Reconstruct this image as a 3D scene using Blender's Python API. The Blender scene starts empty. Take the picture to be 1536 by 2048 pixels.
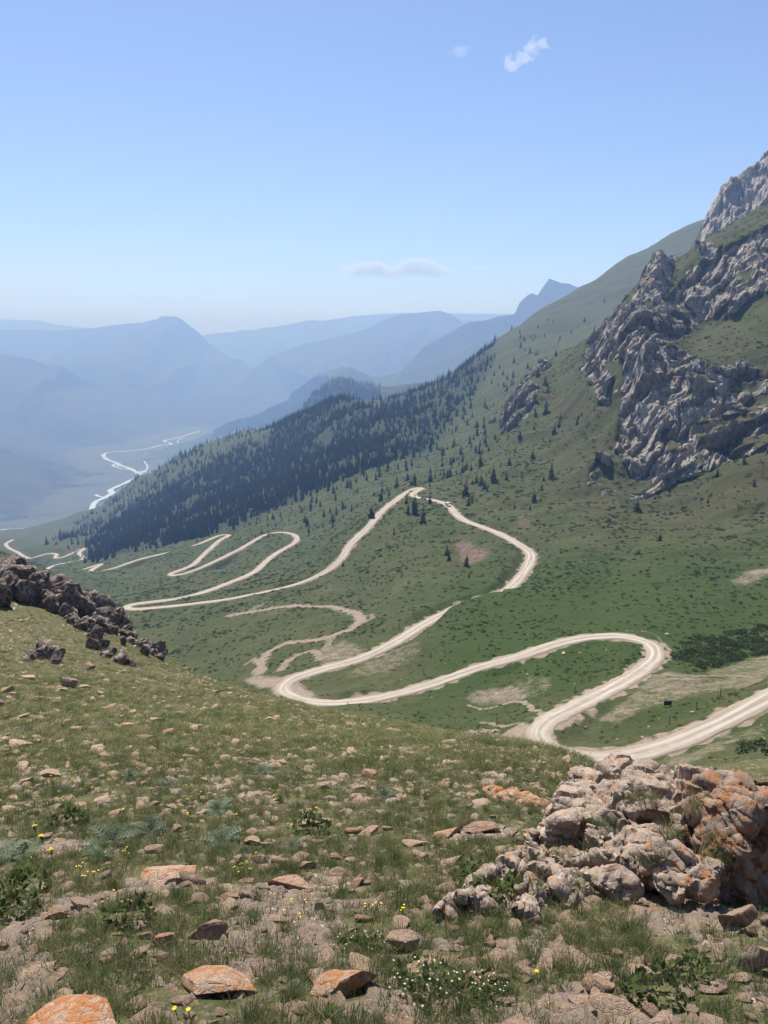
import bpy, bmesh, math, random
import numpy as np
from mathutils import Vector, Matrix, Euler

random.seed(7)
RNG = np.random.default_rng(11)
SC = bpy.context.scene
COL = SC.collection
R = math.radians

# ------------------------------------------------------------------ camera
FPX, PITCH = 1540.0, R(12.2)
SP, CP = math.sin(PITCH), math.cos(PITCH)
cam_d = bpy.data.cameras.new("camera")
cam = bpy.data.objects.new("camera", cam_d)
COL.objects.link(cam)
cam.location = (0, 0, 0)
cam.rotation_euler = (R(90) - PITCH, 0, 0)
cam_d.sensor_fit = 'VERTICAL'
cam_d.sensor_height = 36.0
cam_d.lens = 36.0 * FPX / 2048.0
cam_d.clip_start = 0.1
cam_d.clip_end = 120000.0
SC.camera = cam

# ------------------------------------------------------------------ light
SUN_AZ, SUN_EL = R(-21), R(57)            # azimuth from +Y towards +X
world = bpy.data.worlds.new("World")
SC.world = world
world.use_nodes = True
wn = world.node_tree
wn.nodes.clear()
w_out = wn.nodes.new("ShaderNodeOutputWorld")
w_bg = wn.nodes.new("ShaderNodeBackground")
w_sky = wn.nodes.new("ShaderNodeTexSky")
w_sky.sky_type = 'NISHITA'
w_sky.sun_disc = False
w_sky.sun_elevation = SUN_EL
w_sky.sun_rotation = SUN_AZ
w_sky.altitude = 2900
w_sky.air_density = 1.1
w_sky.dust_density = 2.2
w_sky.ozone_density = 5.0
w_bg.inputs[1].default_value = 0.066
w_mx = wn.nodes.new("ShaderNodeMix"); w_mx.data_type = 'RGBA'; w_mx.blend_type = 'MULTIPLY'; w_mx.inputs[0].default_value = 1.0
w_mx.inputs[7].default_value = (1.09, .985, 1.0, 1)
wn.links.new(w_sky.outputs[0], w_mx.inputs[6])
wn.links.new(w_mx.outputs[2], w_bg.inputs[0])
wn.links.new(w_bg.outputs[0], w_out.inputs[0])

sun_d = bpy.data.lights.new("sun", 'SUN')
sun_d.energy = 3.5
sun_d.angle = R(0.53)
sun_d.color = (1.0, 0.965, 0.91)
sun = bpy.data.objects.new("sun", sun_d)
COL.objects.link(sun)
SUN_DIR = Vector((math.sin(SUN_AZ) * math.cos(SUN_EL), math.cos(SUN_AZ) * math.cos(SUN_EL), math.sin(SUN_EL)))
sun.rotation_euler = SUN_DIR.to_track_quat('Z', 'Y').to_euler()
sun.location = (-60, 60, 120)

SC.view_settings.view_transform = 'Standard'
SC.view_settings.look = 'None'
SC.view_settings.gamma = 1.0
SC.view_settings.exposure = 1.3
SC.render.engine = 'CYCLES'
SC.cycles.use_denoising = True
SC.cycles.max_bounces = 5
SC.cycles.diffuse_bounces = 2
SC.cycles.glossy_bounces = 2
SC.cycles.transmission_bounces = 2
SC.cycles.transparent_max_bounces = 8
SC.cycles.volume_bounces = 0
SC.cycles.caustics_reflective = False
SC.cycles.caustics_refractive = False

# ------------------------------------------------------------------ helpers
def ray(px, py):
    a = (px - 768.0) / FPX
    b = (1024.0 - py) / FPX
    dy = CP + b * SP
    return a / dy, (-SP + b * CP) / dy


def pt(px, py, Y):
    u, w = ray(px, py)
    return np.array((u * Y, Y, w * Y))


def project(x, y, z):
    d = y * CP - z * SP
    d = np.where(d > 1e-3, d, 1e-3)
    return 768 + FPX * x / d, 1024 - FPX * (y * SP + z * CP) / d


def sstep(a, b, x):
    t = np.clip((x - a) / (b - a), 0, 1)
    return t * t * (3 - 2 * t)


_prm = np.random.default_rng(5).permutation(256)
_prm = np.concatenate([_prm, _prm]).astype(np.int32)
_ga = np.random.default_rng(6).uniform(0, 2 * np.pi, 512)
_g2x, _g2y = np.cos(_ga), np.sin(_ga)
_g3 = np.random.default_rng(8).normal(size=(512, 3))
_g3 /= np.linalg.norm(_g3, axis=1)[:, None]


def noise2(x, y, seed=0):
    x = np.asarray(x, float) + seed * 17.31
    y = np.asarray(y, float) - seed * 9.77
    xi = np.floor(x).astype(np.int64); yi = np.floor(y).astype(np.int64)
    fx = x - xi; fy = y - yi
    xi &= 255; yi &= 255
    u = fx * fx * fx * (fx * (fx * 6 - 15) + 10)
    v = fy * fy * fy * (fy * (fy * 6 - 15) + 10)
    def g(ix, iy, dx, dy):
        h = _prm[_prm[ix & 255] + (iy & 255)]
        return _g2x[h] * dx + _g2y[h] * dy
    a = g(xi, yi, fx, fy); b = g(xi + 1, yi, fx - 1, fy)
    c = g(xi, yi + 1, fx, fy - 1); d = g(xi + 1, yi + 1, fx - 1, fy - 1)
    return (a + u * (b - a) + v * ((c + u * (d - c)) - (a + u * (b - a)))) * 1.5


def noise3(p, seed=0):
    p = p + seed * np.array([11.3, 7.7, 5.1])
    i = np.floor(p).astype(np.int64)
    f = p - i
    i &= 255
    w = f * f * f * (f * (f * 6 - 15) + 10)
    out = 0
    for cx in (0, 1):
        for cy in (0, 1):
            for cz in (0, 1):
                h = _prm[_prm[_prm[(i[:, 0] + cx) & 255] + ((i[:, 1] + cy) & 255)] + ((i[:, 2] + cz) & 255)]
                g = _g3[h]
                d = g[:, 0] * (f[:, 0] - cx) + g[:, 1] * (f[:, 1] - cy) + g[:, 2] * (f[:, 2] - cz)
                ww = (w[:, 0] if cx else 1 - w[:, 0]) * (w[:, 1] if cy else 1 - w[:, 1]) * (w[:, 2] if cz else 1 - w[:, 2])
                out = out + d * ww
    return out * 1.6


def fbm3(p, octs=4, gain=0.5, seed=0):
    s, a = 0, 1.0
    for k in range(octs):
        s = s + a * noise3(p * (2 ** k), seed + k)
        a *= gain
    return s


def ridged3(p, octs=4, gain=0.5, seed=0):
    s, a = 0, 1.0
    for k in range(octs):
        s = s + a * (1 - 2 * np.abs(noise3(p * (2 ** k), seed + k)))
        a *= gain
    return s


def worley3(p, seed=0):
    """distance to nearest and second nearest jittered cell point, and the cell's random value"""
    i = np.floor(p).astype(np.int64)
    n = len(p)
    d1 = np.full(n, 9.0); d2 = np.full(n, 9.0); cid = np.zeros(n)
    for cx in (-1, 0, 1):
        for cy in (-1, 0, 1):
            for cz in (-1, 0, 1):
                c = i + (cx, cy, cz)
                h = _prm[_prm[_prm[(c[:, 0] + seed) & 255] + (c[:, 1] & 255)] + (c[:, 2] & 255)]
                q = c + 0.5 + 0.48 * _g3[h]
                d = np.sqrt(((p - q) ** 2).sum(1))
                nearer = d < d1
                d2 = np.where(nearer, d1, np.minimum(d2, d))
                cid = np.where(nearer, h / 255.0, cid)
                d1 = np.where(nearer, d, d1)
    return d1, d2, cid


def facets3(p, seed=0, step=.5):
    """broken planes: every jittered cell carries one randomly tilted flat face; edges between cells are fractures"""
    i = np.floor(p).astype(np.int64)
    n = len(p)
    d1 = np.full(n, 9.0); d2 = np.full(n, 9.0); hh = np.zeros(n)
    for cx in (-1, 0, 1):
        for cy in (-1, 0, 1):
            for cz in (-1, 0, 1):
                c = i + (cx, cy, cz)
                h = _prm[_prm[_prm[(c[:, 0] + seed) & 255] + (c[:, 1] & 255)] + (c[:, 2] & 255)]
                v = p - (c + 0.5 + 0.48 * _g3[h])
                d = np.sqrt((v ** 2).sum(1))
                t = (v * _g3[(h + 77) % 512]).sum(1) + step * (h / 255.0 - .5)
                m = d < d1
                d2 = np.where(m, d1, np.minimum(d2, d))
                hh = np.where(m, t, hh)
                d1 = np.where(m, d, d1)
    return hh, d2 - d1


def inpoly(px, py, poly):
    c = np.zeros(px.shape, bool)
    j = len(poly) - 1
    for i in range(len(poly)):
        xi, yi = poly[i]; xj, yj = poly[j]
        if yi != yj:
            k = ((yi > py) != (yj > py)) & (px < (xj - xi) * (py - yi) / (yj - yi) + xi)
            c ^= k
        j = i
    return c


def tag(o, label=None, cat=None, group=None, kind=None):
    if label: o["label"] = label
    if cat: o["category"] = cat
    if group: o["group"] = group
    if kind: o["kind"] = kind
    return o


def mesh_np(name, V, Fq, smooth=True, mat=None):
    """mesh from numpy vertices and an (n,k) face array"""
    me = bpy.data.meshes.new(name)
    V = np.ascontiguousarray(V, np.float32)
    Fq = np.ascontiguousarray(Fq, np.int32)
    n, k = Fq.shape
    me.vertices.add(len(V))
    me.vertices.foreach_set("co", V.ravel())
    me.loops.add(n * k)
    me.loops.foreach_set("vertex_index", Fq.ravel())
    me.polygons.add(n)
    me.polygons.foreach_set("loop_start", np.arange(0, n * k, k, dtype=np.int32))
    me.polygons.foreach_set("use_smooth", np.full(n, smooth, bool))
    me.update(calc_edges=True)
    if mat: me.materials.append(mat)
    return me


def attr(me, name, vals):
    a = me.attributes.new(name, 'FLOAT', 'POINT')
    a.data.foreach_set("value", np.ascontiguousarray(vals, np.float32))


def link(name, me, parent=None):
    o = bpy.data.objects.new(name, me)
    COL.objects.link(o)
    if parent: o.parent = parent
    return o


# ------------------------------------------------------------------ node helpers
class NT:
    def __init__(s, name):
        s.m = bpy.data.materials.new(name)
        s.m.use_nodes = True
        s.t = s.m.node_tree
        s.t.nodes.clear()
        s.out = s.t.nodes.new("ShaderNodeOutputMaterial")
    def n(s, typ, **kw):
        nd = s.t.nodes.new(typ)
        for k, v in kw.items(): setattr(nd, k, v)
        return nd
    def l(s, a, b): s.t.links.new(a, b)
    def inp(s, nd, i, v):
        if isinstance(v, bpy.types.NodeSocket): s.l(v, nd.inputs[i])
        elif v is not None: nd.inputs[i].default_value = v
    def coord(s, which="Object"):
        return s.n("ShaderNodeTexCoord").outputs[which]
    def noise(s, vec, scale, detail=4, rough=0.55, dist=0.0, out=0):
        nd = s.n("ShaderNodeTexNoise")
        s.inp(nd, "Vector", vec); s.inp(nd, "Scale", scale); s.inp(nd, "Detail", detail)
        s.inp(nd, "Roughness", rough); s.inp(nd, "Distortion", dist)
        return nd.outputs[out]
    def voro(s, vec, scale, feature='F1', out="Distance", rand=1.0):
        nd = s.n("ShaderNodeTexVoronoi", feature=feature)
        s.inp(nd, "Vector", vec); s.inp(nd, "Scale", scale); s.inp(nd, "Randomness", rand)
        return nd.outputs[out]
    def ramp(s, fac, stops, interp='LINEAR'):
        nd = s.n("ShaderNodeValToRGB")
        nd.color_ramp.interpolation = interp
        el = nd.color_ramp.elements
        while len(el) < len(stops): el.new(0.5)
        for e, (p, c) in zip(el, stops):
            e.position = p
            e.color = (c, c, c, 1) if not hasattr(c, '__len__') else (*c, 1)
        s.l(fac, nd.inputs[0])
        return nd.outputs[0]
    def mix(s, fac, a, b, mode='MIX'):
        nd = s.n("ShaderNodeMix", data_type='RGBA', blend_type=mode)
        s.inp(nd, 0, fac)
        for i, v in ((6, a), (7, b)):
            if isinstance(v, (tuple, list)): v = (*v, 1) if len(v) == 3 else v
            s.inp(nd, i, v)
        return nd.outputs[2]
    def math(s, op, a, b=None, clamp=False):
        nd = s.n("ShaderNodeMath", operation=op, use_clamp=clamp)
        s.inp(nd, 0, a); s.inp(nd, 1, b)
        return nd.outputs[0]
    def attr(s, name):
        return s.n("ShaderNodeAttribute", attribute_name=name).outputs["Fac"]
    def mapping(s, vec, scale=(1, 1, 1), rot=(0, 0, 0)):
        nd = s.n("ShaderNodeMapping")
        s.l(vec, nd.inputs[0])
        nd.inputs["Scale"].default_value = scale
        nd.inputs["Rotation"].default_value = rot
        return nd.outputs[0]
    def bump(s, h, strength, dist, normal=None):
        nd = s.n("ShaderNodeBump")
        s.inp(nd, "Strength", strength); s.inp(nd, "Distance", dist); s.inp(nd, "Height", h)
        if normal: s.l(normal, nd.inputs["Normal"])
        return nd.outputs[0]
    def bsdf(s, col, rough=0.9, spec=0.15, normal=None, metal=0.0):
        nd = s.n("ShaderNodeBsdfPrincipled")
        if isinstance(col, (tuple, list)): col = (*col, 1) if len(col) == 3 else col
        s.inp(nd, "Base Color", col); s.inp(nd, "Roughness", rough)
        s.inp(nd, "Specular IOR Level", spec); s.inp(nd, "Metallic", metal)
        if normal: s.l(normal, nd.inputs["Normal"])
        s.l(nd.outputs[0], s.out.inputs[0])
        return nd
# ================================================================== TERRAIN
# road centre lines: (pixel x, pixel y, distance along +Y in metres)
ROAD_A = [(1700,1305,118),(1600,1362,110),(1536,1394,105),(1436,1447,100),(1335,1490,97),(1250,1513,96),(1190,1518,96),(1147,1511,97),
 (1102,1496,99),(1077,1471,103),(1091,1445,108),(1157,1410,118),(1230,1372,130),(1287,1338,144),(1312,1309,155),(1294,1285,166),
 (1245,1273,171),(1189,1273,171),(1118,1286,169),(1042,1311,165),(960,1334,163),(872,1365,161),(779,1392,160),(692,1405,160),
 (629,1404,163),(586,1393,169),(566,1377,178),(584,1359,184),(640,1340,190),(722,1317,198),(790,1284,209),(835,1256,222),
 (891,1226,238),(929,1209,248),(972,1195,257),(1008,1184,265),(1039,1156,286),(1060,1122,313),(1060,1105,330),(1037,1088,347),(1004,1070,370),
 (962,1053,392),(929,1041,410),(910,1026,432),(903,1016,450),(891,1007,466),(865,1000,488),(833,996,503),(824,990,512),(831,983,525),(844,976,545),
 (835,975,549),(819,982,540),(795,998,515),(774,1014,495),(760,1027,480),(735,1056,450),(698,1092,420),(678,1123,400),
 (639,1150,388),(591,1170,385),(525,1185,388),(460,1198,393),(395,1207,400),(330,1214,405),(275,1218,410),(252,1217,418),
 (262,1210,428),(307,1204,438),(363,1196,450),(412,1183,472),(460,1165,500),(509,1144,538),(532,1123,570),(553,1106,603),(576,1095,640),(590,1087,652),
 (595,1077,664),(584,1067,688),(561,1063,698),(538,1066,700),(512,1080,685),(477,1100,660),(428,1123,635),(382,1144,618),
 (350,1153,613),(338,1150,622),(382,1132,655),(402,1115,690),(425,1093,735),(444,1077,775),(460,1070,800),(444,1069,812),(421,1078,800),(395,1090,785),
 (363,1100,775),(343,1104,770),(281,1118,755),(223,1137,735),(190,1146,738),(182,1142,760),(205,1126,790),(168,1137,775),(121,1153,765),(95,1162,765)]
ROAD_B = [(90,1140,835),(113,1130,930),(137,1126,960),(162,1122,975),(169,1117,990),(158,1107,1030),(163,1101,1058),(172,1095,1080),
 (160,1099,1078),(145,1107,1060),(127,1116,1045),(109,1118,1045),(115,1108,1080),(103,1105,1090),(88,1107,1090),(66,1116,1075),
 (50,1114,1110),(38,1106,1180),(18,1096,1260),(12,1087,1330),(25,1080,1390)]

CTRL = [  # near hillside
 (768,2048,2.7),(768,1850,4.0),(768,1700,6.0),(768,1550,11.5),(768,1480,22),(768,1441,38),
 (330,1322,60),(550,1393,50),(900,1471,31),(1050,1502,24),(1190,1533,16),
 (0,1131,78),(70,1158,75),(150,1190,72),(200,1222,69),(250,1262,66),(330,1310,62),
 (0,1330,32),(0,1230,52),(120,1250,55),(180,1340,38),(0,1700,6.2),(0,1500,14),(0,2048,2.7),(300,1500,15),(300,1400,28),(0,1900,3.6),
 (1536,2048,2.7),(1536,1860,3.9),(1300,1800,4.6),(1100,1640,7.2),
 # bowl
 (500,1376,196),(450,1350,225),(545,1330,214),(350,1300,296),(700,1250,245),(600,1213,300),(470,1232,318),(400,1270,300),(740,1235,255),
 (300,1260,335),(640,1280,236),(850,1320,185),(780,1345,176),(720,1370,168),(1150,1340,152),(1000,1380,150),(960,1420,140),(1050,1400,135),
 (930,1440,130),(860,1420,142),(1250,1450,108),(1350,1400,116),(1450,1370,124),(1536,1340,132),(1400,1340,138),(1536,1480,92),(1450,1500,90),(1390,1500,91),
 (1536,1300,165),(1536,1200,215),(1400,1210,210),(1320,1240,190),(1200,1200,235),(1250,1250,182),(930,1216,220),(850,1266,200),(1010,1191,234),(1085,1172,252),
 (1000,1240,206),(900,1290,186),(1100,1240,200),(1150,1140,272),(1200,1100,305),(1350,1100,285),(1536,1100,270),
 (1536,1020,322),(1400,1000,365),(1250,1020,375),(1100,1000,420),(1000,950,500),(1100,900,545),(1180,980,420),
 (1000,1110,322),(930,1100,345),(850,1100,345),(800,1180,282),(900,1160,285),(750,1100,395),(760,1200,288),(860,1030,420),(700,1180,330),
 (1000,850,800),(1050,760,720),(1100,720,780),(1100,800,650),(900,850,1000),(900,950,680),(800,950,750),(700,1000,700),(650,1060,640),(600,1020,780),(500,1040,830),
 (620,1120,520),(450,1130,640),(300,1160,640),(300,1180,560),(170,1150,700),(200,1200,520),(150,1170,610),(400,1160,560),
 (180,1115,1000),(300,1085,920),(420,1045,900),(550,990,950),(700,930,930),(300,1020,1250),(450,950,1350),(600,900,1300),(700,860,1250),(800,800,1380),(850,850,1100),
 # left middle spur behind the outcrop
 (0,1098,520),(60,1122,540),(110,1152,570),(-100,1070,500),
 # valley slope, crest of the forested spur, far scree slope
 (0,1069,2300),(78,1059,2250),(137,1044,2200),(176,1025,2150),(275,952,2000),(350,910,1850),(425,878,1750),(480,861,1700),(540,857,1650),(590,829,1600),
 (640,807,1570),(675,800,1550),(690,809,1600),(730,814,1650),(765,813,1600),(800,797,1550),(900,747,1500),(1000,674,1600),(1075,622,1700),(1150,575,1800),
 (1250,517,1900),(1340,472,1950),(1410,439,2000),(1480,412,2050),(1560,384,2100),
 (60,1075,1750),(200,1040,1700),(300,980,1720),(150,1070,1500),(450,900,1580),(70,1095,1300),(100,1090,1150),
 (1250,600,1500),(1150,660,1380),(1300,545,1650),(1385,490,1700),(1050,720,1200),(950,780,1150),
 # crags
 (1250,780,500),(1290,890,455),(1300,730,480),(1243,730,512),(1232,905,450),(1180,695,680),(1400,770,450),(1420,850,418),(1480,735,452),(1480,832,416),(1536,760,432),(1536,832,402),
 (1330,690,520),(1420,650,560),(1500,610,530),(1536,595,515),(1410,637,578),(1400,525,618),(1340,600,612),(1450,503,606),(1536,462,582),(1500,592,545),
 (1480,472,800),(1536,436,800),(1440,500,860),(1430,497,1050),(1500,452,1060),(1490,324,1180),(1448,357,1150),(1412,440,1110),(1405,487,1080),(1505,335,1190),(1536,300,1200),(1590,270,1210),
 (1240,612,655),(1280,585,650),(1320,510,650),(1400,492,705),(1350,560,640),
 (1265,1000,398),(1350,970,392),(1470,912,378),(1536,892,368),(1400,900,408),(1200,890,480),(1330,900,430),(1190,925,440),
]
CTRL_Z = [  # hidden ground (pixel x, distance, height)
 (1150,50,-31.5),(900,60,-33.5),(600,95,-50),(1400,12,-9.3),(1400,30,-24),(1536,12,-9),(1536,30,-23),(1150,75,-45),(1400,60,-39),(1536,60,-36),
 (330,95,-46),(150,110,-44),(0,120,-44),(330,160,-79),(150,220,-90),(0,250,-95),(600,130,-67),(200,340,-132),(0,360,-115),
 (0,3000,-960),(200,2700,-800),(200,3200,-1010),(400,2300,-480),(400,3000,-960),(540,2150,-400),(540,2800,-850),(680,2050,-330),(680,2700,-700),
 (770,2100,-350),(770,2700,-750),(900,2050,-250),(900,2800,-700),(1150,2500,-120),(1150,3300,-700),(1410,2700,0),(1410,3500,-650),(1560,2700,60),(1560,3500,-650),
 (0,6000,-1700),(540,6000,-1700),(1000,6000,-1700),(1560,6000,-1700),
 (1240,850,18),(1300,850,40),(1180,900,5),(1450,1400,165),(1400,1300,120),(1536,1400,215),(1560,1700,240),(0,800,-300),(-150,800,-200),(-150,250,-70),(0,1000,-345),
]


def ctl(px, py, Y):
    p = pt(px, py, Y)
    return math.atan2(p[0], p[1]), math.hypot(p[0], p[1]), p[2]


_c = [ctl(*q) for q in CTRL] + [ctl(*q) for q in ROAD_A[::2]] + [ctl(*q) for q in ROAD_B[::2]]
for px, Y, z in CTRL_Z:
    u, _ = ray(px, 1100 if Y < 1000 else 850)
    _c.append((math.atan(u), math.hypot(u * Y, Y), z))
_ext = []
for th, r, z in _c:                      # carry the edges of the view outwards
    if th > 0.42: _ext.append((th + 0.25, r, z + 0.06 * r * (r > 60)))
    if th < -0.42: _ext.append((th - 0.25, r, z + 0.02 * r))
_c = np.array(_c + _ext)
KT = 4.0
_cx = np.stack([_c[:, 0] * KT, np.log(_c[:, 1])], 1)
_ca = -(_c[:, 2] + 1.6) / _c[:, 1]


def _phi(d): return d ** 1.5


_d = np.sqrt(((_cx[:, None] - _cx[None]) ** 2).sum(2))
_n = len(_cx)
_A = np.zeros((_n + 3, _n + 3))
_A[:_n, :_n] = _phi(_d) - np.eye(_n) * 0.002
_A[:_n, _n] = 1; _A[:_n, _n + 1:] = _cx
_A[_n:, :_n] = _A[:_n, _n:].T
_w = np.linalg.lstsq(_A, np.concatenate([_ca, np.zeros(3)]), rcond=None)[0]


def tps(th, v):
    q = np.stack([th * KT, v], 1)
    out = np.empty(len(q))
    for i in range(0, len(q), 8000):
        b = q[i:i + 8000]
        d = np.sqrt(((b[:, None] - _cx[None]) ** 2).sum(2))
        out[i:i + 8000] = _phi(d) @ _w[:_n] + _w[_n] + b @ _w[_n + 1:]
    return out


# polar grid ---------------------------------------------------------------
TH_F = R(50)
th_f = np.linspace(-TH_F, TH_F, 1335)
th_c = np.linspace(TH_F, 2 * np.pi - TH_F, 50)[1:-1]
TH = np.concatenate([th_f, th_c])
NF, NTH = len(th_f), len(TH)
V0, V1 = math.log(0.3), math.log(21000)
VV = np.concatenate([np.linspace(V0, math.log(1.2), 16)[:-1], np.linspace(math.log(1.2), math.log(80), 480)[:-1],
                     np.linspace(math.log(80), math.log(1150), 1020)[:-1], np.linspace(math.log(1150), V1, 560)])
NV = len(VV)
RR = np.exp(VV)


def cubic_w(t):
    return np.stack([-.5 * t + t * t - .5 * t ** 3, 1 - 2.5 * t * t + 1.5 * t ** 3, .5 * t + 2 * t * t - 1.5 * t ** 3, -.5 * t * t + .5 * t ** 3], -1)


gth = np.linspace(-R(52), R(52), 196)
gv = np.linspace(V0 - 0.1, math.log(9000), 460)
_g = tps(np.repeat(gth, len(gv)), np.tile(gv, len(gth))).reshape(len(gth), len(gv))


def a_eval(th, v):
    """slope-ratio of the near landform at azimuth th (clamped) and log-distance v: separable bicubic of the control surface"""
    x = np.clip((th - gth[0]) / (gth[1] - gth[0]), 1, len(gth) - 3.001)
    y = np.clip((v - gv[0]) / (gv[1] - gv[0]), 1, len(gv) - 3.001)
    xi, yi = x.astype(int), y.astype(int)
    wx, wy = cubic_w(x - xi), cubic_w(y - yi)
    out = 0
    for i in range(4):
        for j in range(4):
            out = out + wx[..., i] * wy[..., j] * _g[xi + i - 1, yi + j - 1]
    return out


GT, GV = np.meshgrid(th_f, VV, indexing='ij')
aF = a_eval(GT, GV)
rr2 = np.broadcast_to(RR, aF.shape)
zN_f = -1.6 - aF * rr2
# behind and beside the viewer the hillside climbs
Kc = len(th_c)
t = np.arange(1, Kc + 1) / (Kc + 1)
wgt = np.sin(np.pi * t)[:, None] ** 0.7
edge = (1 - t)[:, None] * aF[-1][None] + t[:, None] * aF[0][None]
up = -0.38 * np.exp(-RR / 400)[None] + 0 * edge
zN_c = -1.6 - ((1 - wgt) * edge + wgt * up) * RR[None]
zN = np.concatenate([zN_f, zN_c], 0)
X = np.sin(TH)[:, None] * RR[None]
Y = np.cos(TH)[:, None] * RR[None]

# small relief: every wavelength shows only where it is neither tiny nor huge to the eye
lam = 0.3
for k in range(13):
    sel = (RR / lam > 4) & (RR / lam < 420)
    j = np.where(sel)[0]
    if len(j):
        q = RR[j] / lam
        wn_ = sstep(4, 10, q) * (1 - sstep(200, 420, q))
        amp = lam * (0.028 if lam < 3 else 0.034 if lam < 30 else 0.045)
        zN[:NF, j] += amp * wn_ * noise2(X[:NF, j] / lam, Y[:NF, j] / lam, k)
    lam *= 2.0

# gullies and ribs running down the right-hand mountainside
_j = np.where((RR > 190) & (RR < 1000))[0]
_x, _y = X[:NF, _j], Y[:NF, _j]
_a = (.52 * _x + .85 * _y); _b = (.85 * _x - .52 * _y)
_wob = 9 * noise2(_x / 40, _y / 40, 141)
_rb = (1 - 2 * np.abs(noise2((_a + _wob) / 34, _b / 190, 142))) * 2.6 + (1 - 2 * np.abs(noise2((_a - _wob) / 13, _b / 80, 143))) * .9
_m = sstep(.03, .22, np.arctan2(_x, _y)) * sstep(190, 300, RR[_j])[None] * (1 - sstep(700, 1000, RR[_j]))[None]
zN[:NF, _j] += _rb * _m

# ------------------------------------------------------------------ far ridges and valley floor
ZFLOOR = -900.0
RIDGES = [  # crest polyline (px, py, Y), slope, gully scale, gully depth
 ("left_foothill_low", [(-260,960,4300),(-100,975,4300),(0,988,4300),(60,1002,4300),(130,1023,4250)], .40, 260, .4),
 ("left_foothill", [(-260,850,5000),(-80,868,4900),(0,880,4900),(60,910,5100),(130,953,5150)], .42, 420, .4),
 ("left_flank", [(-260,770,6480),(-80,775,6156),(0,786,6048),(90,815,6156),(150,846,6372),(200,880,6696),(225,899,7020)], .46, 480, .45),
 ("left_range", [(-300,690,8680),(-60,700,8452),(0,706,8338),(60,716,8338),(100,731,8338),(122,729,8338),(150,740,8338),(210,733,8452),(260,743,8567),(300,746,8567),(350,750,8680),(420,746,8909),(470,770,9138),(525,792,9366)], .50, 620, .5),
 ("left_massif", [(-300,660,12378),(0,658,12378),(120,660,12261),(180,656,12143),(230,649,12025),(290,643,11907),(312,637,11788),(322,632,11788),(350,631,11788),(366,640,11788),(395,662,11788),(420,686,11788),(445,708,12025),(490,730,12378),(535,748,12731),(578,772,13204)], .62, 800, .5),
 ("back_left", [(-300,630,17181),(0,637,17181),(40,640,17181),(75,639,17181),(105,647,16944),(135,651,16825),(180,656,16588),(260,680,16588)], .55, 900, .4),
 ("far_centre", [(415,668,15443),(470,662,15443),(555,652,15443),(590,646,15443),(628,637,15443),(645,641,15443),(700,633,15443),(765,627,15443),(830,624,15724),(900,618,16099),(960,622,16379),(1100,612,16379)], .5, 1000, .4),
 ("mid_centre", [(470,770,10350),(540,712,10800),(600,690,10800),(690,668,10800),(740,655,10800),(765,640,10800),(800,629,10800),(850,623,10800),(880,620,10800),(905,629,10800),(925,645,10800),(1000,668,10620)], .55, 800, .5),
 ("back_right", [(905,636,12750),(940,640,12750),(1010,640,12750),(1100,640,12750)], .5, 900, .4),
 ("right_peak", [(740,790,6800),(790,752,6800),(820,722,6800),(850,690,6800),(890,668,6800),(940,643,6800),(990,634,6800),(1030,625,6800),(1040,603,6800),(1062,585,6800),(1075,588,6800),(1098,557,6800),(1120,562,6800),(1155,572,6800),(1300,540,6800),(1500,520,6800)], .75, 480, .6),
 ("right_shoulder", [(640,800,5950),(720,778,5865),(800,748,5780),(850,728,5780),(910,702,5780),(960,680,5780),(1040,655,5780),(1200,620,5780)], .6, 420, .45),
 ("third_spur", [(430,860,10614),(450,848,10126),(500,825,9028),(560,792,7930),(578,782,7564),(620,760,6832),(655,742,6466),(684,732,6222),(705,735,6161),(745,752,6100),(765,752,6100),(800,744,6100),(900,722,6100)], .62, 300, .35),
 ("second_spur", [(340,893,7400),(372,872,6500),(400,858,6000),(425,843,5500),(450,842,5200),(480,831,4800),(520,812,4400),(560,795,4000),(600,772,3700),(650,755,3400),(690,757,3300),(720,764,3250),(750,772,3200),(790,771,3200),(840,764,3200),(900,758,3200)], .66, 240, .25),
]


def ridge_z(x, y, pts, k, gs, gd, sd):
    P = np.array([pt(*p) for p in pts])
    best = np.full(x.shape, 1e9); zc = np.zeros(x.shape); tt = np.zeros(x.shape)
    L = 0.0
    for a, b in zip(P[:-1], P[1:]):
        e = b[:2] - a[:2]
        l2 = float(e @ e)
        s = np.clip(((x - a[0]) * e[0] + (y - a[1]) * e[1]) / l2, 0, 1)
        d = np.hypot(x - a[0] - s * e[0], y - a[1] - s * e[1])
        m = d < best
        best = np.where(m, d, best)
        zc = np.where(m, a[2] + s * (b[2] - a[2]), zc)
        tt = np.where(m, L + s * math.sqrt(l2), tt)
        L += math.sqrt(l2)
    wx = noise2(x / (gs * 2.2), y / (gs * 2.2), sd + 3) * gs * 0.5
    g = 1 - 2 * np.abs(noise2((tt + wx) / gs, best / (gs * 3.5), sd))
    g2 = 1 - 2 * np.abs(noise2((tt - wx) / (gs * .42), best / (gs * 1.6), sd + 1))
    g3 = 1 - 2 * np.abs(noise2(x / (gs * .2), y / (gs * .2), sd + 2))
    near = sstep(0, gs * 0.8, best)
    eff = best * (1 - near * gd * (0.55 * g + 0.22 * g2 + 0.08 * g3))
    z = zc - k * eff * (1 - 0.12 * sstep(0, 1500, best)) + (1 - near) * 0.02 * gs * g2 * sstep(0, 60, best)
    return z


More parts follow.
